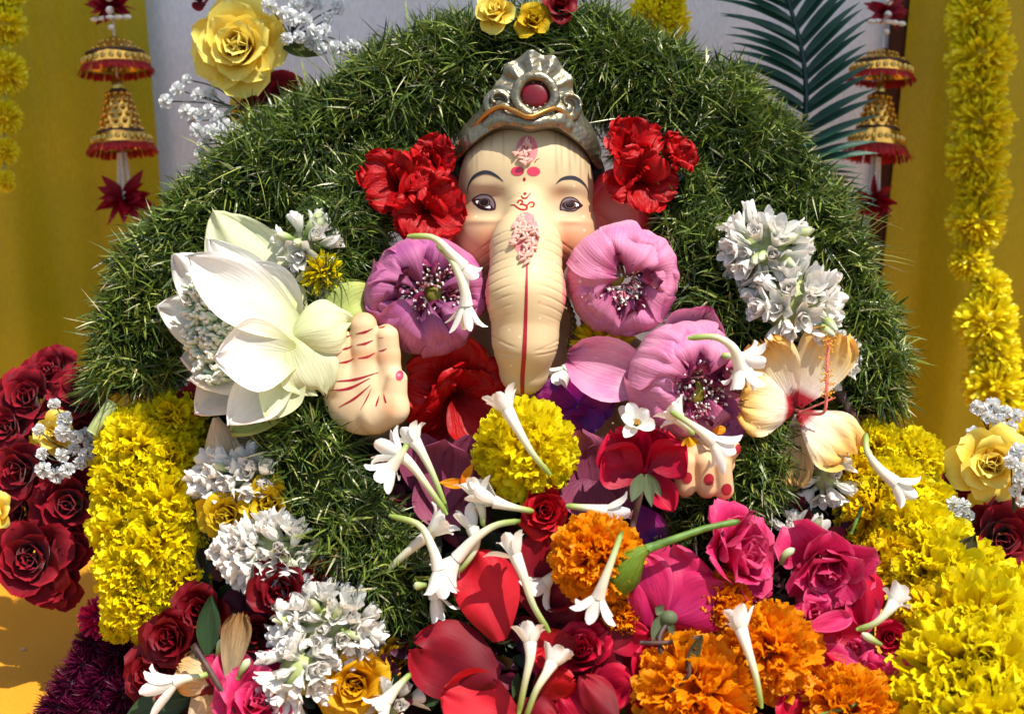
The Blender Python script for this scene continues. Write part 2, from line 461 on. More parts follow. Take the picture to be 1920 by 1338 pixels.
MT['leaf_silk'] = petal_mat("leaf_silk", [(0, c(60, 80, 30)), (1, c(104, 110, 36))], trans=.25, rough=.5, vein=.4, var=.2)
MT['sepal'] = petal_mat("sepal", [(0, c(110, 124, 84)), (1, c(96, 104, 76))], trans=.15, rough=.55, vein=.4, var=.3)
MT['stem'] = plain_mat("stem_green", c(86, 122, 40), rough=.5, noise=.3, bump=.3, col2=c(104, 140, 60))
MT['stem_pale'] = plain_mat("stem_pale", c(166, 176, 110), rough=.5, noise=.3, bump=.3)
MT['twig'] = plain_mat("twig_brown", c(66, 44, 44), rough=.55, noise=.4, bump=.5, col2=c(92, 66, 54))
MT['calyx'] = petal_mat("marigold_calyx", [(0, c(78, 116, 36)), (1, c(112, 134, 30))], trans=.0, rough=.4, vein=.6, var=.3)
MT['palm'] = petal_mat("palm_green", [(0, c(20, 60, 46)), (1, c(34, 84, 60))], trans=.06, rough=.35, vein=.3, var=.2, spec=.5, vscale=(8, 1, 1))
MT['palm_rachis'] = plain_mat("palm_rachis", c(16, 50, 44), rough=.4, noise=.2)
MT['gyp'] = petal_mat("gypsophila_white", [(0, c(214, 218, 212)), (1, c(238, 238, 240))], trans=.25, rough=.6, vein=.1, var=.05)
MT['gyp_stem'] = plain_mat("gypsophila_stem", c(48, 66, 36), rough=.5, noise=.2)
MT['skin'] = plain_mat("painted_clay_cream", (1, 1, 1, 1), rough=.55, noise=.07, nscale=90, bump=.12, spec=.25, colattr=True)
MT['gold'] = plain_mat("antique_gold_paint", c(172, 160, 128), rough=.36, metal=.8, noise=.45, nscale=260, bump=.8, col2=c(128, 124, 110), bdist=.0011)
MT['gold_bright'] = plain_mat("bright_gold_paint", c(184, 132, 66), rough=.32, metal=.8, noise=.3, nscale=90, bump=.3)
MT['gem'] = plain_mat("red_gem_paint", c(120, 2, 20), rough=.4, noise=.4, nscale=160, bump=.5, coat=.15)
MT['paint_red'] = plain_mat("red_paint", c(160, 22, 40), rough=.45, noise=.12, nscale=200)
MT['paint_pink'] = plain_mat("kumkum_pink", c(226, 128, 128), rough=.7, noise=.25, nscale=400, bump=.3)
MT['paint_rose'] = plain_mat("rose_paint", c(214, 62, 88), rough=.4, noise=.2, nscale=200)
MT['paint_black'] = plain_mat("black_paint", c(34, 24, 28), rough=.4, noise=.1, spec=.08)
MT['paint_brow'] = plain_mat("brow_paint", c(58, 60, 66), rough=.5, noise=.1, spec=.08)
MT['paint_brown'] = plain_mat("eyeline_paint", c(56, 22, 26), rough=.4, noise=.1, spec=.08)
MT['paint_lid'] = plain_mat("lid_paint", c(112, 96, 100), rough=.45, noise=.1, spec=.08)
MT['paint_white'] = plain_mat("white_paint", c(232, 228, 222), rough=.4, noise=.05)
MT['paint_iris'] = plain_mat("iris_paint", c(30, 22, 22), rough=.3, noise=.1, spec=.08)
MT['rice'] = plain_mat("pink_rice", c(224, 168, 150), rough=.5, noise=.2, nscale=250, col2=c(232, 190, 172))
MT['hair'] = plain_mat("black_hair_paint", c(24, 18, 18), rough=.4, noise=.2)
MT['ear'] = plain_mat("ear_paint", (1, 1, 1, 1), rough=.35, noise=.05, colattr=True)
MT['pearl'] = plain_mat("pearl", c(220, 212, 200), rough=.2, noise=.05, spec=.6)
MT['bell_gold'] = plain_mat("bell_gold_sequin", c(216, 176, 90), rough=.2, metal=.95, noise=.3, nscale=160, bump=.4)
MT['bell_dark'] = plain_mat("bell_trim_brown", c(60, 30, 14), rough=.6, noise=.2)
MT['fringe'] = petal_mat("red_fringe", [(0, c(120, 10, 16)), (1, c(190, 24, 30))], trans=.15, rough=.6, vein=.1, var=.3)
MT['felt_red'] = petal_mat("red_ribbon_petal", [(0, c(110, 0, 20)), (1, c(158, 8, 36))], trans=.25, rough=.45, vein=.2, var=.2)
MT['heap'] = plain_mat("heap_leaf_litter", c(30, 36, 20), rough=.7, noise=.5, nscale=80, bump=.8, col2=c(46, 18, 24), bdist=.003, spec=.05)
MT['core'] = plain_mat("garland_core", c(26, 34, 12), rough=.9, noise=.5, nscale=150, bump=.5, spec=.02)

# grass: colour chosen blade by blade from the colour attribute
m, N, Lk, B = newmat("grass_blade")
va = N.new("ShaderNodeVertexColor"); va.layer_name = "Col"
Lk.new(va.outputs[0], B.inputs["Base Color"])
B.inputs["Roughness"].default_value = .38; B.inputs["Specular IOR Level"].default_value = .45
t = N.new("ShaderNodeBsdfTranslucent"); Lk.new(va.outputs[0], t.inputs[0])
mx = N.new("ShaderNodeMixShader"); mx.inputs[0].default_value = .14
Lk.new(B.outputs[0], mx.inputs[1]); Lk.new(t.outputs[0], mx.inputs[2]); Lk.new(mx.outputs[0], N["Material Output"].inputs[0])
MT['grass'] = m
MT['bits'] = plain_mat("fallen_bits", (1, 1, 1, 1), rough=.55, noise=.2, colattr=True, trans=.2)
MT['cloth_yellow'] = cloth_mat("satin_mustard", c(170, 156, 10), c(190, 166, 14), rough=.4, sheen=.2, trans=.2)
MT['cloth_white'] = cloth_mat("white_voile", c(240, 237, 238), c(246, 243, 242), rough=.8, sheen=.1, trans=.25)
MT['cloth_brown'] = cloth_mat("brown_cloth", c(84, 44, 22), c(70, 36, 18), rough=.8, sheen=.1, trans=.05)
MT['cloth_orange'] = cloth_mat("amber_tablecloth", c(206, 138, 20), c(214, 146, 24), rough=.6, sheen=.1, trans=.0)

# ------------------------------------------------------------------ setting: table, curtains, added shade cloth
HB = -620.0                                   # depth of the backdrop
ztab = P(100, 1070, HB)[2]
yb = P(100, 600, HB)[1]
tv = np.array([[-1.2, yb + .05, ztab], [1.2, yb + .05, ztab], [1.2, -.62, ztab], [-1.2, -.62, ztab]]) / S
n = 60
gx, gy = np.meshgrid(np.linspace(-1.1, 1.1, n), np.linspace(-.6, yb + .05, n))
rgs = np.random.RandomState(3)
gz = ztab + .0012 * np.sin(gx * 31 + gy * 12) + .0008 * np.sin(gy * 47 - gx * 8)
o = part("table_cloth", np.stack([gx, gy, gz], -1).reshape(-1, 3) / S, gridf(n, n), MT['cloth_orange'])
o["kind"] = "structure"


def curtain(name, label, x0, x1, mat, h, folds, amp, seed, ytop=-420, slant=0.0, cat="curtain"):
    rg = np.random.RandomState(seed)
    nx, ny = 160, 60
    # hangs vertically from above the frame to the table
    a = P(x0, 0, h); b = P(x1, 0, h)
    zt = P(960, ytop, h)[2]
    u = np.linspace(0, 1, nx); v = np.linspace(0, 1, ny)
    Uu, Vv = np.meshgrid(u, v)
    X = a[0] + (b[0] - a[0]) * Uu + slant * Vv
    Z = zt + (ztab + .001 - zt) * Vv
    Y = np.full_like(X, a[1])
    for q in range(4):
        f = folds * rg.uniform(.5, 1.6); p = rg.uniform(0, 6.28); sl = rg.uniform(-1.2, 1.2)
        Y = Y + amp / (1 + q * .6) * np.sin(2 * np.pi * (f * Uu + sl * .25 * Vv) + p) * (.6 + .4 * np.sin(3 * Vv + p))
    V = np.stack([X, Y - a[1], Z], -1).reshape(-1, 3)
    org = np.array([V[:, 0].mean(), 0, ztab])
    V = V - org
    o = part(name, V / S, gridf(nx, ny), mat, M=Matrix.Translation((org[0], a[1], org[2])))
    return tag(o, label, cat)


curtain("white_curtain", "plain white backdrop curtain behind the grass arch", 150, 1780, MT['cloth_white'], HB, 9, .006, 5)
curtain("yellow_curtain", "mustard yellow satin curtain hanging at the left edge", -900, 262, MT['cloth_yellow'], HB + 45, 7, .008, 7, slant=.012)
curtain("yellow_curtain", "mustard yellow satin curtain behind the marigold string at right", 1722, 2800, MT['cloth_yellow'], HB + 45, 6.5, .008, 11, slant=-.02)
curtain("brown_drape", "narrow dark brown cloth strip between white and yellow curtains", 1690, 1762, MT['cloth_brown'], HB + 26, 1.2, .0015, 13, slant=-.022, cat="drape")

# cloth added overhead, out of view, to shade and softly fill the backdrop
e0 = np.array([0, 735, -90.]) + np.array([0, .80, .50]) * 2600
ce = (e0 * S) @ BAS + CEN
n = 12
gx, gy = np.meshgrid(np.linspace(-1.6, 1.6, n), np.linspace(ce[1], yb + .12, n))
o = part("added_shade_cloth", np.stack([gx, gy, ce[2] + .01 * np.sin(gx * 5)], -1).reshape(-1, 3) / S, gridf(n, n), cloth_mat("added_shade_fabric", c(240, 238, 236), c(244, 242, 240), rough=.9, sheen=0., trans=.75))
o["kind"] = "structure"


# ------------------------------------------------------------------ implicit surfaces for the idol
def smin(a, b, k):
    h = np.clip(.5 + .5 * (b - a) / k, 0, 1)
    return b * (1 - h) + a * h - k * h * (1 - h)


def ell(p, cn, r):
    q = p - np.asarray(cn, np.float32)
    r = np.asarray(r, np.float32)
    k0 = np.linalg.norm(q / r, axis=-1); k1 = np.linalg.norm(q / (r * r), axis=-1) + 1e-6
    return k0 * (k0 - 1) / k1


def cap(p, a, b, ra, rb):
    a = np.asarray(a, np.float32); b = np.asarray(b, np.float32)
    d = b - a
    t = np.clip(((p - a) @ d) / (d @ d), 0, 1)
    return np.linalg.norm(p - a - t[..., None] * d, axis=-1) - (ra + (rb - ra) * t)


def nets(f, lo, hi, vox):
    """naive surface nets; f takes (...,3) points in picture units (x, y down, h)"""
    lo = np.asarray(lo, float); hi = np.asarray(hi, float)
    n = np.ceil((hi - lo) / vox).astype(int) + 1
    ax = [lo[i] + vox * np.arange(n[i]) for i in range(3)]
    bs = 4                                    # coarse blocks first, then only the blocks near the surface
    nb = -(-n // bs)
    cx = [lo[i] + vox * (bs * np.arange(nb[i]) + (bs - 1) / 2) for i in range(3)]
    cp = np.stack(np.meshgrid(*cx, indexing='ij'), -1).astype(np.float32)
    cd = f(cp)
    d = np.repeat(np.repeat(np.repeat(cd, bs, 0), bs, 1), bs, 2)[:n[0], :n[1], :n[2]].astype(np.float32)
    near = np.repeat(np.repeat(np.repeat(np.abs(cd) < bs * vox * 1.6 + 5, bs, 0), bs, 1), bs, 2)[:n[0], :n[1], :n[2]]
    w3 = np.argwhere(near)
    for i in range(0, len(w3), 200000):
        q = w3[i:i + 200000]
        d[tuple(q.T)] = f((lo + vox * q).astype(np.float32))
    ins = d < 0
    cs = [(a, b, e) for a in (0, 1) for b in (0, 1) for e in (0, 1)]
    sl = lambda A, o: A[o[0]:n[0] - 1 + o[0], o[1]:n[1] - 1 + o[1], o[2]:n[2] - 1 + o[2]]
    cnt = sum(sl(ins, o).astype(np.int8) for o in cs)
    act = (cnt > 0) & (cnt < 8)
    ii = np.argwhere(act)
    idx = np.full(act.shape, -1, np.int32); idx[act] = np.arange(len(ii))
    acc = np.zeros((len(ii), 3)); w = np.zeros(len(ii))
    for a in range(8):
        for b in range(a + 1, 8):
            oa, ob = np.array(cs[a]), np.array(cs[b])
            if np.abs(oa - ob).sum() != 1: continue
            da = d[tuple((ii + oa).T)]; db = d[tuple((ii + ob).T)]
            x = (da < 0) != (db < 0)
            tt = np.where(x, da / np.where(x, da - db, 1), 0)
            acc += np.where(x[:, None], oa + tt[:, None] * (ob - oa), 0); w += x
    V = lo + vox * (ii + acc / w[:, None])
    F = []
    for axis in range(3):
        o = [0, 0, 0]; o[axis] = 1
        A = ins[:n[0] - o[0], :n[1] - o[1], :n[2] - o[2]]
        Bn = ins[o[0]:, o[1]:, o[2]:]
        e = np.argwhere(A != Bn)
        b1, b2 = [(1, 2), (2, 0), (0, 1)][axis]
        e = e[(e[:, b1] > 0) & (e[:, b2] > 0) & (e[:, b1] < n[b1] - 1) & (e[:, b2] < n[b2] - 1)]
        sgn = ins[tuple(e.T)]
        q = []
        for s1, s2 in ((-1, -1), (0, -1), (0, 0), (-1, 0)):
            cc = e.copy(); cc[:, b1] += s1; cc[:, b2] += s2
            q.append(idx[tuple(cc.T)])
        q = np.stack(q, 1)
        q[~sgn] = q[~sgn][:, ::-1]
        F.append(q)
    F = np.concatenate(F)
    F = F[(F >= 0).all(1)]
    for it in range(3):
        dd = f(V.astype(np.float32)); g = np.empty_like(V)
        for k in range(3):
            e = np.zeros(3); e[k] = .6
            g[:, k] = (f((V + e).astype(np.float32)) - f((V - e).astype(np.float32))) / 1.2
        st = dd / (np.sum(g * g, 1) + .05)
        V = V - np.clip(st, -vox, vox)[:, None] * g
    return V, F[:, ::-1]        # y points down in f, so the winding is mirrored


IX, IY, IH = 985.0, 400.0, 100.0
IM = frame(IX, IY, IH)
idol = thing("elephant_headed_idol", "cream painted elephant-headed idol with gold crown, seated amid the flowers", "idol", IM)
toL = lambda V: np.stack([V[:, 0] - IX, IY - V[:, 1], V[:, 2] - IH], 1)
G = lambda x, y, cx, cy, sx, sy: np.exp(-((x - cx) / sx) ** 2 - ((y - cy) / sy) ** 2)


def head_sdf(p, detail=True):
    d = ell(p, (987, 385, 0), (128, 168, 122))
    d = smin(d, ell(p, (908, 330, 25), (46, 80, 72)), 30)
    d = smin(d, ell(p, (1066, 330, 25), (46, 80, 72)), 30)
    d = smin(d, ell(p, (987, 300, 70), (85, 70, 52)), 40)
    d = smin(d, ell(p, (917, 430, 42), (63, 76, 72)), 26)
    d = smin(d, ell(p, (1058, 430, 42), (63, 76, 72)), 26)
    t = cap(p, (986, 385, 100), (986, 465, 138), 34, 64)
    t = smin(t, cap(p, (986, 465, 138), (985, 555, 168), 64, 71), 14)
    t = smin(t, cap(p, (985, 555, 168), (984, 640, 168), 71, 58), 14)
    t = smin(t, cap(p, (984, 640, 168), (982, 694, 146), 58, 46), 14)
    d = smin(d, t, 20)
    x, y, z = p[..., 0], p[..., 1], p[..., 2]
    fr = z > 20
    e = 12 * (G(x, y, 911, 382, 42, 27) + G(x, y, 1067, 383, 40, 27))
    e = e - 7 * (G(x, y, 908, 381, 25, 15) + G(x, y, 1070, 383, 25, 15))
    e = e - 4.5 * (G(x, y, 905, 414, 30, 7) + G(x, y, 1073, 415, 30, 7))
    e = e - 3 * (G(x, y, 908, 350, 34, 12) + G(x, y, 1070, 352, 34, 12))
    if detail:
        yy = y - .0042 * (x - 985) ** 2
        m = np.clip((yy - 424) / 8, 0, 1) * np.clip((620 - yy) / 60, 0, 1) * np.clip((np.abs(x - 985) - 16) / 22, .05, 1)
        ph = (yy - 428) % 17.0 - 8.5
        e = e + 1.5 * np.exp(-(ph / 1.4) ** 2) * m
        yb2 = y + .004 * (x - 985) ** 2
        for y0 in (653, 662, 676):
            e = e + 1.1 * np.exp(-((yb2 - y0 - 9 * np.sin(x * .02 + y0)) / 1.6) ** 2) * np.clip((np.abs(x - 985) - 12) / 15, 0, 1)
    return d + np.where(fr, e, 0)


def front(f, x, y, h0=330.):
    """front depth of surface f under the points (x, y)"""
    x = np.asarray(x, np.float32); y = np.asarray(y, np.float32)
    h = np.full(x.shape, h0, np.float32)
    for it in range(45):
        dd = f(np.stack([x, y, h], -1))
        h = np.where(h > -200, h - np.clip(dd * .9, -2, 60), h)
    return h


def face_color(V):
    x, y, z = V[:, 0], V[:, 1], V[:, 2]
    base = np.array(c(206, 180, 138)); b2 = np.array(c(214, 192, 146))
    C = np.tile(base, (len(V), 1))
    def lay(col, a):
        nonlocal C
        a = np.clip(a, 0, 1)[:, None]
        C = C * (1 - a) + np.array(col) * a
    lay(b2, G(x, y, 985, 380, 70, 200))
    # airbrushed blush on the cheeks and round the eyes, grey eyelids
    ck = (np.abs(x - 985) > 35) & (z < 150)
    lay(c(206, 104, 62), .75 * ck * (G(x, y, 928, 462, 38, 40) + G(x, y, 1052, 462, 38, 40)) * np.clip((150 - z) / 40, 0, 1))
    lay(c(210, 120, 78), .32 * (z < 135) * (G(x, y, 902, 458, 44, 34) + G(x, y, 1074, 458, 44, 34)))
    lay(c(200, 128, 90), .55 * (G(x, y, 872, 395, 22, 50) + G(x, y, 1106, 395, 22, 50)))
    lay(c(176, 124, 90), .7 * (G(x, y, 924, 366, 22, 20) + G(x, y, 1052, 366, 20, 20)))
    lay(c(132, 116, 94), .75 * (G(x, y, 910, 390, 30, 15) + G(x, y, 1068, 392, 30, 15)))
    lay(c(234, 120, 130), .9 * np.clip((np.abs(x - 985) - 64) / 5, 0, 1) * (z > 120) * np.clip((600 - y) / 30, 0, 1) * np.clip((y - 468) / 14, 0, 1))
    # streaky shadows of crown and grass, painted into the forehead colour
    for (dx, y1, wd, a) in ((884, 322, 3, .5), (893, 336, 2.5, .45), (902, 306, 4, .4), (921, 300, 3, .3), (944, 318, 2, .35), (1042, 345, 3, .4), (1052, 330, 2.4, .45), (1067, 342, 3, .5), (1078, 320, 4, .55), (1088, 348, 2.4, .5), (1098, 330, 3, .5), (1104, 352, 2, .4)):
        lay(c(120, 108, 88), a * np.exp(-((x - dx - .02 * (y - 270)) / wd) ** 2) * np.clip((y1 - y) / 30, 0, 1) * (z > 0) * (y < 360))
    # uneven, slightly grubby paint
    mott = .5 + .5 * np.sin(x * .031 + 1.3 * np.sin(y * .023)) * np.sin(y * .027 + 1.1 * np.sin(x * .019))
    lay(c(190, 160, 118), .22 * mott)
    rgf = np.random.RandomState(8)
    for k in range(46):
        sx_, sy_ = rgf.uniform(860, 1110), rgf.uniform(250, 735)
        lay(c(246, 236, 214) if k % 3 else c(150, 126, 96), .8 * G(x, y, sx_, sy_, 1.9, 1.6) * (z > 40))
    return C


V, F = nets(head_sdf, (845, 205, -130), (1130, 748, 262), 2.2)
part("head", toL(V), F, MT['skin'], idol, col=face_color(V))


# --- painted marks laid on the face
class Decal:
    def __init__(s, f): s.f = f
    def ribbon(s, name, pts, wd, mat, lift=.7, parent=None):
        pts = np.asarray(pts, float)
        L = np.linalg.norm(np.diff(pts, axis=0), axis=1).sum()
        n = max(6, int(L / 1.6))
        p = spline(pts, n)
        wds = np.interp(np.linspace(0, 1, n), np.linspace(0, 1, len(np.atleast_1d(wd))), np.atleast_1d(wd)) / 2
        T = np.gradient(p, axis=0); T /= np.linalg.norm(T, axis=1)[:, None] + 1e-9
        Nn = np.stack([-T[:, 1], T[:, 0]], 1)
        u = np.linspace(-1, 1, 5)
        q = p[:, None] + Nn[:, None] * (wds[:, None] * u[None])[..., None]
        x = q[..., 0].ravel(); y = q[..., 1].ravel()
        h = front(s.f, x, y) + lift
        V = np.stack([x - IX, IY - y, h - IH], 1)
        return part(name, V, gridf(5, n), mat, parent or idol)
    def blob(s, name, outline, mat, lift=.7, nr=5, n=40, parent=None):
        o = np.asarray(outline, float)
        o = spline(np.vstack([o, o[:1]]), n + 1)[:-1]
        cn = o.mean(0)
        rr = np.linspace(0.001, 1, nr)
        q = cn + rr[:, None, None] * (o - cn)[None]
        x = q[..., 0].ravel(); y = q[..., 1].ravel()
        h = front(s.f, x, y) + lift
        V = np.stack([x - IX, IY - y, h - IH], 1)
        return part(name, V, gridf(n, nr, True), mat, parent or idol)


hs = lambda p: head_sdf(p, False)
dc = Decal(hs)
ci = lambda pts, k=300 / 1544., ox=840, oy=260: [(ox + a * k, oy + b * k) for a, b in pts]
oval = lambda cx, cy, rx, ry, n=14: [(cx + rx * math.cos(t * 6.2832 / n), cy + ry * math.sin(t * 6.2832 / n)) for t in range(n)]


def eye(top, low, ic):
    e = dc.blob("eye", ci(top + low), MT['paint_brown'], .6, 8)
    cn = np.array(ci(top + low)).mean(0)
    sh = [tuple(cn + (np.array(p) - cn) * .86) for p in ci(top + low)]
    dc.blob("eyelid", sh, MT['paint_lid'], 1.1, 8, parent=e)
    ix, iy = ci([ic])[0]
    # white of the eye: lower half of the almond
    x0, x1 = ci([top[0]])[0], ci([low[0]])[0]
    ax = np.linspace(0.1, .9, 9)
    lin = np.array(x0) + (np.array(x1) - np.array(x0)) * ax[:, None]
    upc = lin + np.stack([0 * ax, -9.5 * np.sin(np.pi * ax)], 1)
    dnc = lin + np.stack([0 * ax, 7.5 * np.sin(np.pi * ax)], 1)
    dc.blob("lid_line", [tuple(p) for p in upc] + [tuple(p) for p in dnc[::-1]], MT['paint_brown'], 1.7, 8, parent=e)
    ax2 = .12 + .76 * ax
    lin2 = np.array(x0) + (np.array(x1) - np.array(x0)) * ax2[:, None]
    up2 = lin2 + np.stack([0 * ax, -6.2 * np.sin(np.pi * ax)], 1); dn2 = lin2 + np.stack([0 * ax, 4.4 * np.sin(np.pi * ax)], 1)
    dc.blob("eye_white", [tuple(p) for p in up2] + [tuple(p) for p in dn2[::-1]], MT['paint_white'], 2.3, 8, parent=e)
    dc.blob("iris", oval(ix, iy, 12, 8.4), MT['paint_brown'], 2.9, 8, parent=e)
    dc.blob("iris_ring", oval(ix, iy, 9.4, 6.9), plain_ring, 3.4, 8, parent=e)
    dc.blob("iris_disc", oval(ix, iy - .5, 8.5, 6.2), MT['paint_iris'], 3.9, 8, parent=e)
    dc.blob("pupil", oval(ix, iy - .8, 5, 4.4), MT['paint_black'], 4.4, 8, parent=e)


plain_ring = plain_mat("iris_ring_paint", c(134, 108, 84), rough=.4, noise=.05, spec=.08)
eye([(222, 585), (250, 560), (300, 537), (350, 532), (405, 548), (440, 580), (462, 630)], [(455, 688), (410, 690), (350, 690), (300, 670), (255, 625)], (350, 618))
eye([(1078, 640), (1095, 600), (1130, 568), (1190, 557), (1245, 575), (1285, 615)], [(1308, 637), (1270, 668), (1220, 700), (1160, 705), (1110, 695), (1078, 690)], (1175, 640))
dc.ribbon("eyebrow", ci([(178, 512), (200, 430), (250, 365), (330, 332), (400, 337), (470, 372), (535, 425)]), [.8, 3, 6, 7.5, 7, 4.5, 1], MT['paint_brow'])
dc.ribbon("eyebrow", ci([(1040, 445), (1090, 402), (1150, 383), (1220, 381), (1290, 408), (1345, 458), (1372, 530)]), [1, 4.5, 7, 7.5, 6, 3, .8], MT['paint_brow'])
# the om written in red
om = [([(672, 645), (678, 622), (702, 614), (718, 632), (704, 655), (690, 662)], 3.4),
      ([(700, 658), (738, 664), (760, 690), (742, 716), (700, 712), (668, 690), (640, 662), (600, 655)], [3, 4, 4.2, 4.2, 4, 3.6, 3, 1.6]),
      ([(752, 682), (778, 650), (806, 634), (826, 650), (816, 682), (785, 688)], [2.5, 3.4, 4, 4, 3.4, 2]),
      ([(704, 566), (722, 592), (756, 590), (796, 540)], [1.6, 3.8, 3.8, 1.8])]
for pts, wd in om: dc.ribbon("om_stroke", ci(pts), wd, MT['paint_red'])
dc.blob("om_dot", oval(*ci([(742, 548)])[0], 3, 2.6), MT['paint_red'])
for q in ((671, 330), (825, 333)):
    dc.blob("tilak_mark", oval(*ci([q])[0], 12.4, 8.6), MT['paint_rose'], .8)
dc.blob("tilak_dot", oval(*ci([(735, 409)])[0], 2.8, 3.4), MT['paint_red'])
dc.ribbon("tilak_stroke", ci([(835, 250), (850, 225), (880, 208)]), [2, 1.6, .8], MT['paint_red'])
dc.ribbon("trunk_line", [(987, 500), (986, 540), (984.5, 600), (982, 660), (979, 705), (979, 737)], [3.4, 4.5, 6, 8, 8, 7], MT['paint_red'], .9)
dc.blob("kumkum_patch", oval(988, 283, 20, 27), MT['paint_pink'], .5)
dc.blob("kumkum_patch", oval(985, 448, 24, 44), MT['paint_pink'], .5)


def rice(label, cx, cy, rx, ry, n, seed, mk):
    rg = np.random.RandomState(seed)
    T = thing("rice_patch", label, "rice", frame(cx, cy, float(front(hs, [cx], [cy])[0])), "rice grains stuck on the idol's face")
    V, F, U = ball((8.2, 3.1, 2.9), 9, 8)
    me = mesh_data("rice_grain", V, F, MT['rice'])
    org = np.array([cx, cy, float(front(hs, [cx], [cy])[0])])
    ab = [q for q in rg.uniform(-1, 1, (n * 6, 2)) if mk(*q)][:n]
    fh = front(hs, [cx + q[0] * rx for q in ab], [cy + q[1] * ry for q in ab])
    for i, (a, b) in enumerate(ab):
        x, y = cx + a * rx, cy + b * ry
        h = float(fh[i]) + 2.0 + rg.uniform(0, 5.5)
        an = rg.normal(math.pi * .38 if rg.rand() < .6 else .3, .55)
        M = Matrix.Translation(Vector(((x - org[0]) * S, (org[1] - y) * S, (h - org[2]) * S))) @ Matrix.Rotation(an, 4, 'Z') @ Matrix.Rotation(rg.normal(0, .16), 4, 'Y')
        inst("rice_grain", me, T, M @ Matrix.Scale(rg.uniform(.85, 1.1), 4))


rice("small clump of pink rice grains on the forehead under the crown", 983, 284, 20, 25, 30, 4, lambda a, b: a * a + b * b < 1 and a < .5)
rice("long patch of pink rice grains on the bridge of the trunk", 985, 450, 24, 48, 84, 5, lambda a, b: abs(a) < (1 - max(0, b) ** 1.6 * .85) and abs(a) < (1.1 + b * .3 if b < -.4 else 1))

# --- crown
CB = [(849, 286, 22), (886, 258, 62), (922, 236, 105), (946, 231, 127), (970, 234, 139), (991, 240, 144), (1015, 235, 140), (1042, 233, 126), (1072, 248, 98), (1100, 270, 58), (1125, 297, 18)]
cbp = spline(CB, 26)
SW = spline([(858, 262, 40), (888, 236, 78), (915, 214, 108), (940, 206, 126), (962, 216, 140), (991, 230, 152), (1018, 218, 142), (1044, 210, 126), (1068, 226, 104), (1092, 248, 70), (1110, 268, 44)], 26)


def crown_sdf(p):
    d = ell(p, (990, 262, 40), (133, 82, 92))
    for i in range(0, len(cbp) - 1):
        d = smin(d, cap(p, cbp[i], cbp[i + 1], 11, 11), 5)
    for sx in (-1, 1):
        d = smin(d, cap(p, (990 + sx * 128, 272, 22), (995 + sx * 68, 196, 92), 15, 20), 10)
        d = smin(d, cap(p, (990 + sx * 100, 262, 60), (995 + sx * 50, 215, 108), 22, 24), 12)
    x, y, z = p[..., 0], p[..., 1], p[..., 2]
    # fluted fan behind the gem, leaning back
    dx, dy = x - 1003, 186 - y
    r = np.hypot(dx, dy) + 1e-3; th = np.arctan2(dy, dx)
    zf = 112 - dy * .18 - dx * dx * .004
    fl = np.cos(th * 11 + .3)
    rm = 88 + 3.5 * fl - 12 * np.clip(np.abs(dx) / 80, 0, 1) ** 2
    th2 = np.abs(z - zf) - (9 + 4.2 * fl * np.clip(r / 60, 0, 1))
    fan = np.maximum(np.maximum(r - rm, th2), -dy - 36)
    d = smin(d, fan * .8, 5)
    # ring round the gem
    q = np.hypot(np.hypot(x - 1003, y - 183) - 36, z - 124) - 9.5
    d = smin(d, q, 3)
    # scrolls
    for cx, cy, cz in ((934, 197, 112), (1062, 203, 110)):
        q = np.hypot(np.hypot(x - cx, y - cy) - 21, z - cz) - 8
        d = smin(d, q, 3)
        d = smin(d, ell(p, (cx + 2, cy + 3, cz - 2), (12, 12, 12)), 3)
        q = np.maximum(np.hypot(x - cx, y - cy) - 26, np.abs(z - cz + 12) - 12)
        d = smin(d, q, 4)
    # cut the hollow where the forehead is
    yb = np.interp(x, cbp[:, 0], cbp[:, 1])
    d = np.maximum(d, (y - yb - 11) * .8)
    d = np.maximum(d, -(z + 40))
    return d + .9 * np.sin(x * .13) * np.sin(y * .17 + 1) * np.sin(z * .11) + .25 * np.sin(x * .41 + y * .2) * np.sin(y * .37 - x * .15)


V, F = nets(crown_sdf, (830, 84, -42), (1148, 316, 172), 2.2)
crown = part("crown", toL(V), F, MT['gold'], idol)
acc = Acc()
add_tube(acc, toL(SW + np.array([0, 0, 9.])), 5, 8)
acc.build("crown_swirl", MT['gold_bright'], crown)
for cx, cy, cz in ((932, 192, 126), (1066, 196, 124)):
    t = np.linspace(0, 4.6, 24)
    pth = np.stack([cx + (4 + 4.0 * t) * np.cos(t + 2), cy + (4 + 3.6 * t) * np.sin(t + 2), np.full(24, cz - 3.)], 1)
    tube_part("crown_scroll", toL(pth), 3.2, MT['gold'], crown)
V, F, U = ball((26, 24, 6), 20, 12)
part("gem", V + np.array([1003 - IX, IY - 183, 122 - IH]), F, MT['gem'], crown)

# --- hair and ears
V, F, U = ball((154, 124, 66), 32, 20)
part("hair", V + np.array([990 - IX, IY - 325, -14 - IH]), F, MT['hair'], idol)
for sx, cx in ((-1, 815), (1, 1160)):
    fe = lambda p: smin(np.maximum(ell(p, (cx, 400, 10), (74, 92, 26)), -ell(p, (cx - sx * 6, 395, 41), (52, 70, 24))), ell(p, (cx - sx * 40, 440, 25), (34, 44, 18)), 14)
    V, F = nets(fe, (cx - 95, 290, -30), (cx + 95, 500, 60), 4)
    rr = np.hypot((V[:, 0] - cx) / 74, (V[:, 1] - 400) / 92)
    a = np.clip((rr - .2) / .6, 0, 1)[:, None] * .5 + .5
    part("ear", toL(V), F, MT['ear'], idol, col=np.array(c(226, 150, 120)) * (1 - a) + np.array(c(196, 30, 36)) * a)

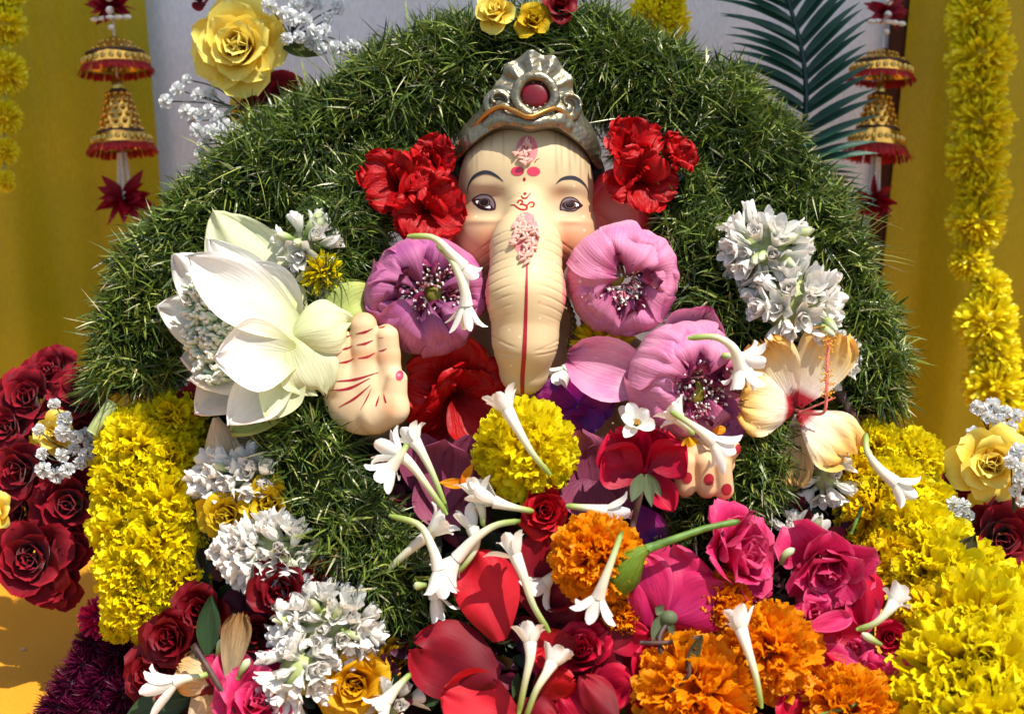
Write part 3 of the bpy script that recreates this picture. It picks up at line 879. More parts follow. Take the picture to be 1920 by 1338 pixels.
# --- torso, arms, hands
def ft(p):
    d = ell(p, (985, 940, -40), (230, 270, 120))
    d = smin(d, cap(p, (985, 480, -40), (985, 700, -50), 80, 110), 40)
    for sx in (-1, 1):
        d = smin(d, cap(p, (985, 690, -50), (985 + sx * 190, 690, -40), 80, 62), 40)
    d = smin(d, cap(p, (795, 690, -40), (705, 790, 10), 60, 46), 20)
    d = smin(d, cap(p, (705, 790, 10), (694, 760, 90), 44, 44), 20)
    d = smin(d, cap(p, (1175, 690, -40), (1260, 760, 60), 60, 42), 20)
    return d
V, F = nets(ft, (610, 380, -180), (1360, 1230, 130), 8)
part("torso", toL(V), F, MT['skin'], idol, col=np.tile(c(214, 176, 138), (len(V), 1)))


def hand_sdf(p):
    d = ell(p, (690, 732, 162), (77, 80, 36))
    d = smin(d, cap(p, (690, 760, 120), (698, 780, 50), 44, 44), 20)
    for (x0, x1, y1, r) in ((645, 643, 634, 24), (692, 691, 612, 26), (737, 733, 630, 23)):
        f = cap(p, (x0, 720, 172), (x1, y1 + 36, 178), r + 1, r)
        f = smin(f, cap(p, (x1, y1 + 36, 178), (x1, y1, 186), r, r - 2), 6)
        d = smin(d, f, 8)
    d = smin(d, cap(p, (626, 730, 160), (621, 668, 166), 16, 14), 7)
    th = cap(p, (712, 776, 176), (744, 762, 190), 34, 30)
    th = smin(th, cap(p, (744, 762, 190), (752, 710, 196), 26, 19), 10)
    d = smin(d, th, 8)
    return d


V, F = nets(hand_sdf, (590, 570, 60), (790, 870, 235), 2.4)
C = np.tile(np.array(c(222, 194, 152)), (len(V), 1))
for (cx, cy, sx, sy) in ((742, 758, 16, 26), (690, 592, 30, 14), (735, 604, 20, 14), (645, 612, 18, 12), (700, 668, 60, 10)):
    a = (.6 * G(V[:, 0], V[:, 1], cx, cy, sx, sy))[:, None]
    C = C * (1 - a) + np.array(c(216, 134, 84)) * a
hand = part("raised_hand", toL(V), F, MT['skin'], idol, col=C)
dh = Decal(hand_sdf)
ch = lambda pts: [(600 + a * 480 / 1460., 400 + b * 480 / 1460.) for a, b in pts]
for pts, wd in (([(138, 722), (175, 712), (210, 697)], [1, 4.4, 1]), ([(235, 692), (290, 682), (332, 662)], [1, 4.6, 1]), ([(355, 655), (380, 655), (402, 648)], [1, 3, 1]),
                ([(148, 780), (185, 772), (217, 757)], [1, 4, 1]), ([(242, 752), (290, 745), (334, 725)], [1, 4.6, 1]), ([(362, 715), (390, 712)], [1.5, 1]),
                ([(145, 850), (185, 845), (226, 826)], [1, 4.4, 1]), ([(250, 825), (300, 818), (342, 795)], [1, 4.6, 1]), ([(362, 785), (385, 782), (408, 772)], [1, 3, 1]),
                ([(108, 953), (230, 942), (362, 902)], [.8, 5, .8]), ([(92, 1004), (200, 990), (316, 934)], [.8, 5.4, .8]),
                ([(138, 1096), (230, 1045), (318, 972)], [.8, 4.6, .8]), ([(262, 1108), (295, 1050), (324, 988)], [.6, 2.6, .6]),
                ([(350, 1088), (358, 1060), (364, 1030)], [2.4, 4, .8]), ([(408, 1068), (398, 1045), (392, 1018)], [3, 3.6, .8])):
    dh.ribbon("palm_line", ch(pts), wd, MT['paint_red'], .7, hand)
dh.blob("thumb_nail", oval(758, 702, 7, 9), MT['paint_rose'], .8, parent=hand)
V, F, U = ball((10, 6, 6), 10, 8)
part("finger_ring", V + np.array([629 - IX, IY - 673, 186 - IH]), F, MT['gold'], hand)


def hand2_sdf(p):
    p = p - np.array([4, 0, 32], np.float32)
    d = ell(p, (1300, 862, 186), (56, 28, 26))
    for (x0, y0, x1, y1, r) in ((1262, 858, 1266, 900, 19), (1298, 856, 1304, 902, 19.5), (1328, 860, 1334, 906, 18.5)):
        d = smin(d, cap(p, (x0, y0, 205), (x1, y1, 196), r, r), 5)
    d = smin(d, cap(p, (1322, 866, 185), (1346, 832, 205), 20, 17), 6)
    d = smin(d, cap(p, (1290, 850, 165), (1250, 790, 70), 30, 40), 12)
    return d


V, F = nets(hand2_sdf, (1200, 690, 90), (1375, 940, 290), 2.6)
C = np.tile(np.array(c(212, 172, 130)), (len(V), 1))
a = (.6 * np.clip((V[:, 1] - 895) / 30, 0, 1))[:, None]
C = C * (1 - a) + np.array(c(214, 130, 88)) * a
h2 = part("lower_hand", toL(V), F, MT['skin'], idol, col=C)
d2 = Decal(hand2_sdf)
for cx, cy, rx, ry in ((1270, 883, 9.5, 10.5), (1309, 886, 9.5, 11), (1341, 904, 10, 11), (1361, 832, 6, 9)):
    d2.blob("finger_nail", oval(cx, cy, rx, ry), MT['paint_red'], .8, parent=h2)
# gold chain showing beside the trunk
for k, (pts) in enumerate((((1062, 560, 60), (1076, 600, 70), (1070, 650, 80)), ((1080, 556, 50), (1096, 600, 60), (1088, 640, 70)))):
    pth = spline(pts, 9)
    acc = Acc()
    for q in pth:
        V, F, U = ball((7, 7, 7), 8, 6)
        acc.add(V + toL(q[None])[0], F, U)
    acc.build("necklace_beads", MT['gold'], idol)
V, F, U = ball((8, 24, 8), 10, 10)
part("tusk", V @ np.array([[.9, -.4, 0], [.4, .9, 0], [0, 0, 1]]) + np.array([1064 - IX, IY - 512, 120 - IH]), F, MT['paint_white'], idol)


# ------------------------------------------------------------------ grass garlands
def grass_garland(name, label, pts, rad, n, seed, ln=(24, 50), core=.72, strays=200):
    rg = np.random.RandomState(seed)
    pts = np.asarray(pts, float)
    org = pts[len(pts) // 2]
    loc = np.array([rel(p, org) for p in pts])
    T = thing(name, label, "grass garland", frame(*org), "grass garlands on the idol")
    path = spline(loc, 90)
    rads = np.interp(np.linspace(0, 1, 90), np.linspace(0, 1, len(rad)), rad)
    lump = 1 + .09 * np.sin(np.arange(90) * .55 + seed) + .06 * np.sin(np.arange(90) * 1.27)
    end = np.minimum(1, np.minimum(np.arange(90), np.arange(89, -1, -1)) / 2 * .3 + .7)
    tube_part("core", path, rads * core * end * .9, MT['core'], T, 14)
    Tn = np.gradient(path, axis=0); Tn /= np.linalg.norm(Tn, axis=1)[:, None]
    A = np.cross(Tn, [.1, .2, .97]); A /= np.linalg.norm(A, axis=1)[:, None]
    Bn = np.cross(Tn, A)
    seg = np.linalg.norm(np.diff(path, axis=0), axis=1)
    cum = np.concatenate([[0], np.cumsum(seg)]); cum /= cum[-1]
    for nm, cnt, lmin, lmax, wd in (("grass", n, ln[0], ln[1], 3.4), ("stray_grass", strays, 60, 120, 2.0)):
        # clumps: blades of one tuft share a leaning direction
        ntuft = max(10, cnt // 7)
        tu = rg.randint(0, ntuft, cnt)
        ts_t = rg.rand(ntuft); th_t = rg.uniform(0, 2 * np.pi, ntuft)
        ts = np.clip(ts_t[tu] + rg.normal(0, .004, cnt), 0, 1); th = th_t[tu] + rg.normal(0, .16, cnt)
        f = np.interp(ts, cum, np.arange(90)); i = np.clip(f.astype(int), 0, 88); fr = (f - i)[:, None]
        ctr = path[i] * (1 - fr) + path[i + 1] * fr
        rr = (rads[i] * lump[i])
        ra = A[i] * np.cos(th)[:, None] + Bn[i] * np.sin(th)[:, None]
        tn = Tn[i]
        cl = 1 + .13 * np.sin(ts * 95 + 2.2 * np.sin(th * 2 + seed)) * np.sin(th * 3 + 3 * np.sin(ts * 40)) + .07 * np.sin(ts * 230 + th * 5)
        base = ctr + ra * (rr * cl * core * rg.uniform(.66, 1.0, cnt))[:, None]
        lean = rg.normal(0, 1, (ntuft, 3))[tu] * .6 + rg.normal(0, .4, (cnt, 3))
        dirn = ra * rg.uniform(.3, .95, cnt)[:, None] + lean
        if nm == "stray_grass": dirn = ra * 1.2 + rg.normal(0, .45, (cnt, 3))
        dirn /= np.linalg.norm(dirn, axis=1)[:, None]
        inw = np.sum(dirn * ra, 1)
        dirn = dirn + ra * np.clip(.12 - inw, 0, 2)[:, None]
        dirn /= np.linalg.norm(dirn, axis=1)[:, None]
        L = np.where(rg.rand(cnt) < .12, 1.35, 1.) * rg.uniform(lmin, lmax, cnt) * np.clip(rr / 105, .6, 1.2)
        side = np.cross(dirn, rg.normal(0, 1, (cnt, 3))); side /= np.linalg.norm(side, axis=1)[:, None]
        bendv = np.cross(dirn, side) * rg.normal(0, .22, cnt)[:, None] + np.array([0, -.14, .03])
        W = wd * rg.uniform(.6, 1.25, cnt)
        if nm == "grass": W = np.where(rg.rand(cnt) < .05, W * 1.7, W)
        rows = 4
        V = np.empty((cnt, rows, 2, 3))
        for r in range(rows):
            s = r / (rows - 1)
            cpt = base + dirn * (L * s)[:, None] + bendv * (L * s * s)[:, None]
            ww = W * (1, .95, .7, .08)[r] / 2
            V[:, r, 0] = cpt - side * ww[:, None]; V[:, r, 1] = cpt + side * ww[:, None]
        b = np.arange(cnt)[:, None] * (rows * 2)
        F = np.concatenate([b + np.array([[2 * r, 2 * r + 1, 2 * r + 3, 2 * r + 2]]) for r in range(rows - 1)])
        pal = np.array([c(62, 84, 30), c(84, 106, 38), c(118, 136, 50), c(40, 58, 28), c(156, 162, 80), c(214, 210, 162)])
        pr = np.array([.27, .28, .2, .13, .08, .04])
        if nm == "stray_grass": pr = np.array([.1, .2, .3, 0, .25, .15])
        ti = rg.choice(6, ntuft, p=pr)[tu]; oi = rg.choice(6, cnt, p=pr)
        Cc = pal[np.where(rg.rand(cnt) < .5, ti, oi)] * rg.uniform(.75, 1.15, cnt)[:, None]
        Cc[:, 3] = 1
        Cc = np.repeat(Cc, rows * 2, 0)
        part(nm, V.reshape(-1, 3), F, MT['grass'], T, col=Cc, kind="stuff", smooth=False)
    return T


grass_garland("grass_arch", "thick arch of clipped green grass behind the idol's head",
              [(250, 728, 28), (256, 630, 12), (318, 505, -20), (430, 385, -50), (560, 292, -70), (700, 205, -80), (850, 135, -85), (1000, 105, -85), (1150, 130, -85), (1280, 190, -80), (1392, 275, -65), (1480, 380, -45), (1545, 490, -20), (1590, 610, 10), (1618, 720, 30), (1624, 770, 40)],
              [100, 108, 112, 118, 122, 122, 122, 124, 122, 120, 118, 112, 106, 104, 100, 96], 56000, 21, strays=320)
grass_garland("grass_necklace", "grass garland hanging from the idol's shoulders round the chest flowers",
              [(745, 290, -50), (680, 370, 0), (625, 480, 45), (590, 600, 60), (566, 740, 85), (590, 872, 140), (616, 950, 160), (670, 1020, 180), (740, 1110, 190), (840, 1180, 150), (1000, 1200, 110), (1140, 1140, 110), (1260, 1040, 130), (1350, 960, 150), (1420, 860, 130), (1410, 740, 90), (1370, 620, 70), (1318, 500, 50), (1282, 400, 10), (1245, 310, -50)],
              [80, 96, 104, 104, 100, 104, 110, 112, 108, 100, 96, 96, 96, 92, 92, 96, 100, 104, 100, 84], 50000, 22, strays=160)
grass_garland("grass_strand", "grass strand filling the left shoulder between arch and raised palm",
              [(800, 240, -110), (710, 300, -70), (630, 385, -66), (540, 480, -60), (470, 590, -44), (440, 690, -20), (450, 780, 20)],
              [80, 88, 88, 84, 84, 84, 80], 14000, 23, strays=60)
grass_garland("grass_strand", "grass strand filling the right shoulder beside the white tuberose column",
              [(1180, 240, -110), (1262, 310, -70), (1330, 400, -66), (1400, 490, -60), (1460, 600, -44), (1496, 700, -20), (1515, 800, 20)],
              [80, 88, 88, 84, 84, 84, 80], 14000, 24, strays=60)


# ------------------------------------------------------------------ flower builders
SEED = [100]
def RG():
    SEED[0] += 1
    return np.random.RandomState(SEED[0])


def fpetal(name, org, base, tip_, W, mat, parent, nrm_=(0, 0, 1), bend=.5, prof='rose', cup=.3, tip=0., ruf=.0, rf=3., nu=9, nv=10, rnd=.03, wrap=None, notch=0., rg=None):
    """one petal from picture point base to picture point tip_; nrm_ = the side it shows (camera axes)"""
    rg = rg or RG()
    b = rel(base, org); e = rel(tip_, org)
    L = np.linalg.norm(e - b) * (1 + .05 * bend * bend)
    V, F, U = petal(L, W, prof, nu, nv, -bend / 2, bend, tip, cup, wrap, ruf, rf, rnd, rg, notch)
    V = put(V, b, e - b, nrm_)
    return part(name, V, F, mat, parent, U)


def rose(label, x, y, h, Rr, mat, face=(0, 0.1, 1), spin=0, n=20, opn=1.0, cat="rose", group=None, ruf=.02, crumple=.03, sep=False, nu=9, nv=8, name="rose"):
    rg = RG()
    T = thing(name, label, cat, frame(x, y, h, face, spin), group)
    Ps = []
    for i in range(n):
        t = i / (n - 1)
        az = i * 2.39996 + rg.normal(0, .12)
        phi = R(3 + 80 * opn * t ** 1.25) + rg.normal(0, .05)
        L = Rr * (.86 + .22 * t) * rg.uniform(.94, 1.06); W = Rr * (.55 + .95 * t)
        rad = np.array([math.cos(az), math.sin(az), 0]); zz = np.array([0, 0, 1.])
        g = math.cos(phi) * zz + math.sin(phi) * rad
        nn = -math.cos(phi) * rad + math.sin(phi) * zz
        V, F, U = petal(L, W, 'rose', nu, nv, 0., .55 - .15 * t, -(.35 + 1.1 * t) * rg.uniform(.7, 1.2), 0, Rr * (.13 + .75 * t), ruf, 2.5, crumple, rg)
        V = put(V, rad * Rr * (.02 + .16 * t) + zz * (-.62 * Rr - .1 * Rr * t), g, nn)
        Ps.append((V, F, U))
    mx_ = max(np.hypot(v[:, 0], v[:, 1]).max() for v, _, _ in Ps)
    for V, F, U in Ps:
        part("petal", V * (Rr / mx_), F, mat, T, U)
    if sep:
        for i in range(5):
            az = i * 1.2566
            rad = np.array([math.cos(az), math.sin(az), 0])
            V, F, U = petal(Rr * .7, Rr * .22, 'leaf', 5, 7, 0, .5, 0, .2, None, 0, 3, .03, rg)
            part("sepal", put(V, [0, 0, -.62 * Rr], rad + np.array([0, 0, .1]), [0, 0, 1]), F, MT['sepal'], T, U)
    return T


_tpl = {}
def blossom_mesh(key, mat, npet=240, L=.6, W=.42, ruf=.13, full=125, prof='mari', base=.42, nu=8, nv=6, var=4, tipb=(-.6, .6), curl=.35, flat=1.0):
    if key not in _tpl:
        lst = []
        for q in range(var):
            rg = RG(); acc = Acc()
            for i in range(npet):
                f = (i + .5) / npet
                ct = 1 - f * (1 - math.cos(R(full)))
                th = math.acos(ct) + rg.normal(0, .05); az = i * 2.39996 + rg.normal(0, .15)
                dr = np.array([math.sin(th) * math.cos(az), math.sin(th) * math.sin(az), math.cos(th)])
                g = nrm(dr + rg.normal(0, .22, 3))
                V, F, U = petal(100 * L * rg.uniform(.8, 1.12), 100 * W * rg.uniform(.75, 1.2), prof, nu, nv, 0, rg.uniform(*tipb), rg.uniform(-1, 1) * curl, rg.uniform(-.4, .4), None, ruf, 4.2, .06, rg)
                nn = rg.normal(0, 1, 3)
                acc.add(put(V, dr * 100 * base * np.array([1, 1, flat]), g, nn), F, U)
            V, F, U = ball((100 * base * 1.1,) * 3, 12, 8)
            U = U * 0 + .1
            acc.add(V, F, U)
            lst.append(acc.data(key, mat))
        _tpl[key] = lst
    return _tpl[key][random.Random(SEED[0] * 7 + len(_tpl)).randrange(len(_tpl[key]))]


def blossom(kind):
    SEED[0] += 1
    if kind == 'my': return blossom_mesh("yellow_petals", MT['mari_yellow'])
    if kind == 'mg': return blossom_mesh("gold_petals", MT['mari_gold'])
    if kind == 'mo': return blossom_mesh("orange_petals", MT['mari_orange'], npet=270, L=.6, W=.38, ruf=.13)
    if kind == 'big': return blossom_mesh("broad_yellow_petals", MT['mari_yellow'], npet=190, L=.7, W=.44, ruf=.12, full=120)
    if kind == 'chr': return blossom_mesh("strap_petals", MT['mari_yellow'], npet=110, L=.8, W=.2, ruf=.02, full=80, prof='strap', base=.25, tipb=(-.3, .1))
    if kind == 'tin': return blossom_mesh("fringe_petals", MT['tinsel_yellow'], npet=430, L=.6, W=.13, ruf=.06, full=165, prof='mari', base=.42, nu=3)
    if kind == 'tpu': return blossom_mesh("purple_fringe", MT['tinsel_purple'], npet=420, L=.62, W=.075, ruf=.05, full=160, prof='spike', base=.4, nu=3)
    if kind == 'tpi': return blossom_mesh("pink_fringe", MT['tinsel_pink'], npet=220, L=.62, W=.16, ruf=.05, full=160, prof='mari', base=.4, nu=3)


def S4(k): return Matrix.Scale(k, 4)


def marigold(label, x, y, h, Rr, kind='my', face=(0, .2, 1), spin=0, name="marigold", group=None, cat="marigold"):
    T = thing(name, label, cat, frame(x, y, h, face, spin), group)
    inst("petals", blossom(kind), T, S4(Rr / 100), kind="stuff")
    return T


def garland(name, label, items, kind, cat="garland", group=None, thread=True, face=(0, .2, 1)):
    """items: (x, y, h, radius[, kind])"""
    org = items[len(items) // 2][:3]
    T = thing(name, label, cat, frame(*org), group)
    rg = RG()
    pts = []
    for it in items:
        l = rel(it[:3], org); pts.append(l)
        kk = it[4] if len(it) > 4 else kind
        fz = nrm(np.array(face) + rg.normal(0, .22, 3))
        q = Vector(fz).to_track_quat('Z', 'Y').to_matrix().to_4x4()
        M = Matrix.Translation(Vector(l) * S) @ q @ Matrix.Rotation(rg.uniform(0, 6.28), 4, 'Z') @ S4(it[3] / 100)
        inst("blossom", blossom(kk), T, M, kind="stuff")
    if thread: tube_part("thread", spline(pts, 4 * len(pts)), 2.5, MT['stem_pale'], T, 5)
    return T


def tuberose(label, pts, pl=56, pw=20, splay=38, r1=11, npet=6, group="loose tuberose blossoms", aim=None, bud=False):
    """pts: green end ... mouth, picture points"""
    rg = RG()
    org = tuple(pts[-1])
    T = thing("tuberose", label, "tuberose", frame(*org), group)
    loc = np.array([rel(p, org) for p in pts])
    path = spline(loc, 14)
    s = np.linspace(0, 1, 14)
    rad = 5.6 + 1.6 * s + (r1 * 1.2 - 7.2) * np.clip((s - .3) / .7, 0, 1) ** 1.5
    rad[0] = 3.2
    V, F, U, cf = tube(path, rad, 9, True)
    part("floral_tube", V, [F, cf[:9]], MT['tub_tube'], T, U)
    t = nrm(path[-1] - path[-3]) if aim is None else nrm(aim)
    a = nrm(np.cross(t, [.2, .1, 1])); b = np.cross(t, a)
    ph = rg.uniform(0, 6)
    for i in range(npet):
        az = ph + i * 6.2832 / npet + rg.normal(0, .12)
        rd = a * math.cos(az) + b * math.sin(az)
        sp = R(splay * (1 if i % 2 else .72) + rg.normal(0, 9))
        g = t * math.cos(sp) + rd * math.sin(sp)
        V, F, U = petal(pl * rg.uniform(.85, 1.12), 1.15 * pw * rg.uniform(.9, 1.15), 'strap', 7, 8, -.1, .1, -rg.uniform(.1, 1.0), .45, None, .01, 2, .03, rg)
        V = put(V, path[-1] - t * 6 + rd * (r1 * .62), g, -rd * math.cos(sp) + t * math.sin(sp))
        part("petal", V, F, MT['tub_petal'], T, U)
    for i in range(5):
        az = i * 1.2566
        rd = a * math.cos(az) + b * math.sin(az)
        V, F, U = ball((1.6, 1.6, 6), 6, 5)
        part("anther", put(V, path[-1] + t * 4 + rd * 3.5, rd, t), F, MT['pollen'], T)
    return T


def floret_mesh(variant):
    key = ("floret", variant)
    if key not in _tpl:
        rg = RG(); acc = Acc()
        for ring, (npt, sp, L, W) in enumerate(((6, (44, 22, 56, 14)[variant], 42, 22), (5, (18, 8, 26, 5)[variant], 33, 18))):
            for i in range(npt):
                az = i * 6.2832 / npt + ring * .5 + rg.normal(0, .1)
                rd = np.array([math.cos(az), math.sin(az), 0]); t = np.array([0, 0, 1.])
                s_ = R(sp + rg.normal(0, 7))
                V, F, U = petal(L * rg.uniform(.9, 1.1), W, 'strap', 7, 10, 0, .4, -.2, .55, None, 0, 2, .02, rg)
                acc.add(put(V, rd * 3, t * math.cos(s_) + rd * math.sin(s_), -rd * math.cos(s_) + t * math.sin(s_)), F, U)
        V, F, U, cf = tube(np.array([[0, 0, -40.], [0, 0, -20], [0, 0, 2]]), [4, 5, 6], 7)
        n0 = acc.n; acc.add(V, F, U * 0 + .1); acc.F.append(cf + n0)
        _tpl[key] = acc.data("floret", MT['tub_petal'])
    return _tpl[key]


def bunch(label, x, y, h, rx, ry, n, face=(0, 0, 1), spin=0, buds=4, sc=1.0, lean=(0, 0, 0), group="strung tuberose bunches"):
    rg = RG()
    T = thing("tuberose_bunch", label, "tuberose bunch", frame(x, y, h, face, spin), group)
    rz = min(rx, ry) * .75
    for i in range(n):
        f = (i + .5) / n
        ct = 1 - f * 1.05
        th = math.acos(max(-1, ct)); az = i * 2.39996 + rg.normal(0, .2)
        dr = np.array([math.sin(th) * math.cos(az), math.sin(th) * math.sin(az), math.cos(th)])
        p = dr * np.array([rx, ry, rz]) * .72
        d = nrm(dr * np.array([1.1, 1.1, .8]) + rg.normal(0, .16, 3) + np.array(lean))
        M = Matrix.Translation(Vector(p) * S) @ Vector(d).to_track_quat('Z', 'Y').to_matrix().to_4x4() @ Matrix.Rotation(rg.uniform(0, 6.28), 4, 'Z') @ S4(sc * rg.uniform(.8, 1.1))
        inst("floret", floret_mesh(rg.randint(0, 4)), T, M)
    for i in range(buds):
        az = rg.uniform(0, 6.28); rr = rg.uniform(.2, .9)
        p0 = np.array([rx * rr * math.cos(az) * .7, ry * rr * math.sin(az) * .7, rz * .7])
        dv = nrm(np.array([math.cos(az), math.sin(az), rg.uniform(.4, 1)]) + rg.normal(0, .4, 3))
        pth = p0 + dv * np.linspace(0, 1, 6)[:, None] * 44 * sc
        V, F, U, cf = tube(pth, np.array([3, 6, 8, 8.5, 6.5, 2]) * sc, 8)
        part("bud", V, [F, cf], MT['bud'], T, U)
    V, F, U = ball((rx * .62, ry * .62, rz * .6), 14, 10)
    part("stems", V, F, MT['stem_pale'], T, U)
    return T


def hibiscus(label, x, y, h, Rr, mat, face=(0, 0, 1), spin=0, n=5, ruf=.07, opn=58, pist=True, cat="hibiscus", group=None, extra=0, wide=1.15, name="hibiscus"):
    rg = RG()
    T = thing(name, label, cat, frame(x, y, h, face, spin), group)
    zz = np.array([0, 0, 1.])
    for i in range(n + extra):
        inn = i >= n
        az = i * 6.2832 / n + rg.normal(0, .12) + (.6 if inn else 0)
        rd = np.array([math.cos(az), math.sin(az), 0])
        phi = R((opn if not inn else opn * .45) + rg.normal(0, 7))
        g = math.cos(phi) * zz + math.sin(phi) * rd
        sw = rg.normal(0, .35)
        nn = -math.cos(phi) * rd + math.sin(phi) * zz + sw * np.cross(rd, zz)
        V, F, U = petal(Rr * (1.12 if not inn else .75) * rg.uniform(.92, 1.08), Rr * wide * rg.uniform(.9, 1.1), 'hib', 15, 12, .35, -.5, -.7 * rg.rand(), .12, None, ruf, 4.2, .05, rg)
        part("petal", put(V, zz * (-.35 * Rr), g, nn), F, mat, T, U)
    if pist:
        pth = spline([(0, 0, -.3 * Rr), (0, .05 * Rr, .2 * Rr), (.05 * Rr, .12 * Rr, .62 * Rr)], 8)
        p = tube_part("pistil", pth, np.linspace(.045, .03, 8) * Rr, mat, T, 7)
    return T


def petal_sheet(label, name, x, y, h, L, W, mat, ang, face=(0, .15, 1), prof='rose', cat="petal", group=None, bend=.4, cup=.15, ruf=.035, rnd=.085, notch=0., tip=0., rf=3):
    """a single loose petal or leaf lying on the heap; ang = growth direction in the picture, degrees from right"""
    rg = RG()
    z = nrm(face)
    a = R(ang)
    g = np.array([math.cos(a), math.sin(a), 0]); g = nrm(g - z * np.dot(g, z))
    V, F, U = petal(L, W, prof, 19, 20, -bend / 2, bend, tip, cup, None, ruf, rf, rnd, rg, notch)
    V = put(V - np.array([0, L / 2, 0]), (0, 0, 0), g, z)
    o = part(name, V, F, mat, None, U, M=frame(x, y, h))
    return tag(o, label, cat, group)


def lotus(label, x, y, h, Rr, face=(0, 0, 1), spin=0, mat='lotus_pink', n=8, reach=(140, 158), mess=.06, open_dir=0., heart=(-.1, -.05)):
    """globe of overlapping petals whose tips are tucked in round a ragged opening"""
    rg = RG()
    T = thing("lotus", label, "lotus", frame(x, y, h, face, spin), "pink lotuses with folded petals")
    flat = .88
    for ring, (rr, cnt, t0) in enumerate(((.95, n - 2, 40), (1.0, n, 25))):
        for i in range(cnt):
            az0 = (i + .5 * ring) * 6.2832 / cnt + rg.normal(0, .15)
            t1 = rg.uniform(*reach) + (6, 0)[ring] + 10 * math.cos(az0 - open_dir)
            nu_, nv_ = 23, 22
            v = np.linspace(0, 1, nv_); u = np.linspace(-1, 1, nu_)
            Uu, Vv = np.meshgrid(u, v)
            e = np.clip(np.abs(Uu) ** 4 * Vv + Vv ** 6, 0, 1)
            th = np.radians(t0 + (t1 - t0) * Vv) + .16 * mess / .06 * Vv ** 5 * np.sin(rg.uniform(2, 4.5) * Uu + rg.uniform(0, 6)) - .22 * Vv ** 3 * Uu ** 2
            pr = np.where(v < .35, .5 + .5 * np.sin(np.pi / 2 * np.clip(v / .35, 0, 1)), 1 - .5 * np.clip((v - .7) / .3, 0, 1) ** 2)
            hw = R(40) * rg.uniform(.85, 1.15) * pr[:, None]
            az = az0 + Uu * hw / np.maximum(.5, np.sin(th))
            r = Rr * rr * (rg.uniform(.96, 1.03) + mess * e * np.sin(rg.uniform(4, 7) * Uu + rg.uniform(0, 6) + 3 * Vv) + .03 * np.sin(3 * Uu + 5 * Vv + rg.uniform(0, 6)))
            for q in range(3):          # pleats running towards the tucked tip
                r = r + Rr * .014 * Vv ** 1.5 * np.sin(rg.uniform(8, 18) * Uu + rg.uniform(-3, 3) * Vv + rg.uniform(0, 6))
            r = r * (1 - .38 * np.clip((Vv - .84) / .16, 0, 1) ** 1.6)
            V = np.stack([r * np.sin(th) * np.cos(az), r * np.sin(th) * np.sin(az), -r * np.cos(th) * flat], -1).reshape(-1, 3)
            U = np.stack([(Uu * .5 + .5).ravel(), Vv.ravel()], 1)
            part("petal", V, gridf(nu_, nv_)[:, ::-1], MT[mat], T, U)
    # crumpled inner petals
    for i in range(15):
        az = i * 2.39996; rd = np.array([math.cos(az), math.sin(az), 0])
        rr = Rr * rg.uniform(.34, .62)
        V, F, U = petal(Rr * rg.uniform(.28, .44), Rr * rg.uniform(.26, .42), 'rose', 9, 9, 0, rg.uniform(-.8, .8), rg.uniform(-.9, .9), rg.uniform(-.5, .5), None, .09, 3, .09, rg)
        g = nrm(np.array([0, 0, 1.]) - rd * rg.uniform(-.2, .8) + rg.normal(0, .3, 3))
        part("inner_petal", put(V, rd * rr + np.array([0, 0, Rr * rg.uniform(.22, .4)]), g, -rd + rg.normal(0, .5, 3)), F, MT['lotus_inner'], T, U)
    hx = np.array([heart[0] * Rr, heart[1] * Rr, 0])
    V, F, U = ball((.21 * Rr, .2 * Rr, .12 * Rr), 16, 10)
    part("receptacle", V + hx + np.array([0, 0, .36 * Rr]), F, MT['receptacle'], T)
    acc = Acc()
    for i in range(230):
        az = rg.uniform(0, 6.28); rd = np.array([math.cos(az), math.sin(az), 0])
        p0 = hx * (.5 + .5 * rg.rand()) + rd * Rr * rg.uniform(.2, .52) + np.array([0, 0, Rr * rg.uniform(.2, .42)])
        d = nrm(rd * rg.uniform(-.2, .7) + np.array([0, 0, rg.uniform(.4, 1)]) + rg.normal(0, .45, 3))
        L = Rr * rg.uniform(.16, .3)
        k = nrm(rg.normal(0, 1, 3)) * L * .2
        pth = np.array([p0, p0 + d * L * .4 + k, p0 + d * L * .72, p0 + d * L * .8, p0 + d * L])
        add_tube(acc, pth, np.array([1.6, 1.9, 1.9, 2.6, 1.9]) * Rr / 105, 5)
    acc.build("stamens", MT['stamen_pink'], T, kind="stuff")
    return T


# ------------------------------------------------------------------ the heap under the flowers
def Hm(x, y):
    return 70 + max(0., y - 760) * .42 - 90 * max(0., (abs(x - 980) - 480) / 300.) ** 2


rg = np.random.RandomState(77)
nx, ny = 90, 46
gx, gy = np.meshgrid(np.linspace(330, 1640, nx), np.linspace(800, 1440, ny))
hh = np.vectorize(Hm)(gx, gy) - 55 + 9 * np.sin(gx * .05 + gy * .02) + 8 * np.sin(gy * .06 - gx * .03)
ed = np.minimum(np.minimum((gx - 330) / 90, (1640 - gx) / 90), (gy - 800) / 80)
hh = np.where(ed < 1, hh - 140 * (1 - np.clip(ed, 0, 1)) ** 2, hh)
ho = (980, 1100, 100)
V = np.array([rel(p, ho) for p in zip(gx.ravel(), gy.ravel(), hh.ravel())])
heap = thing("flower_heap", "dark bed of leaves and fallen petals under the loose flowers", "petal heap", frame(*ho))
ft_ = np.array([P(*p) for p in zip(gx[-1], gy[-1], hh[-1])])          # the heap's front runs down to the table
ft_[:, 2] = ztab + .001; ft_[:, 1] -= .03
V = np.vstack([V, (ft_ - P(*ho)) @ BAS.T / S / ((DP - ho[2]) / DP)])
part("bed", V, gridf(nx, ny + 1)[:, ::-1], MT['heap'], heap)
acc = Acc()
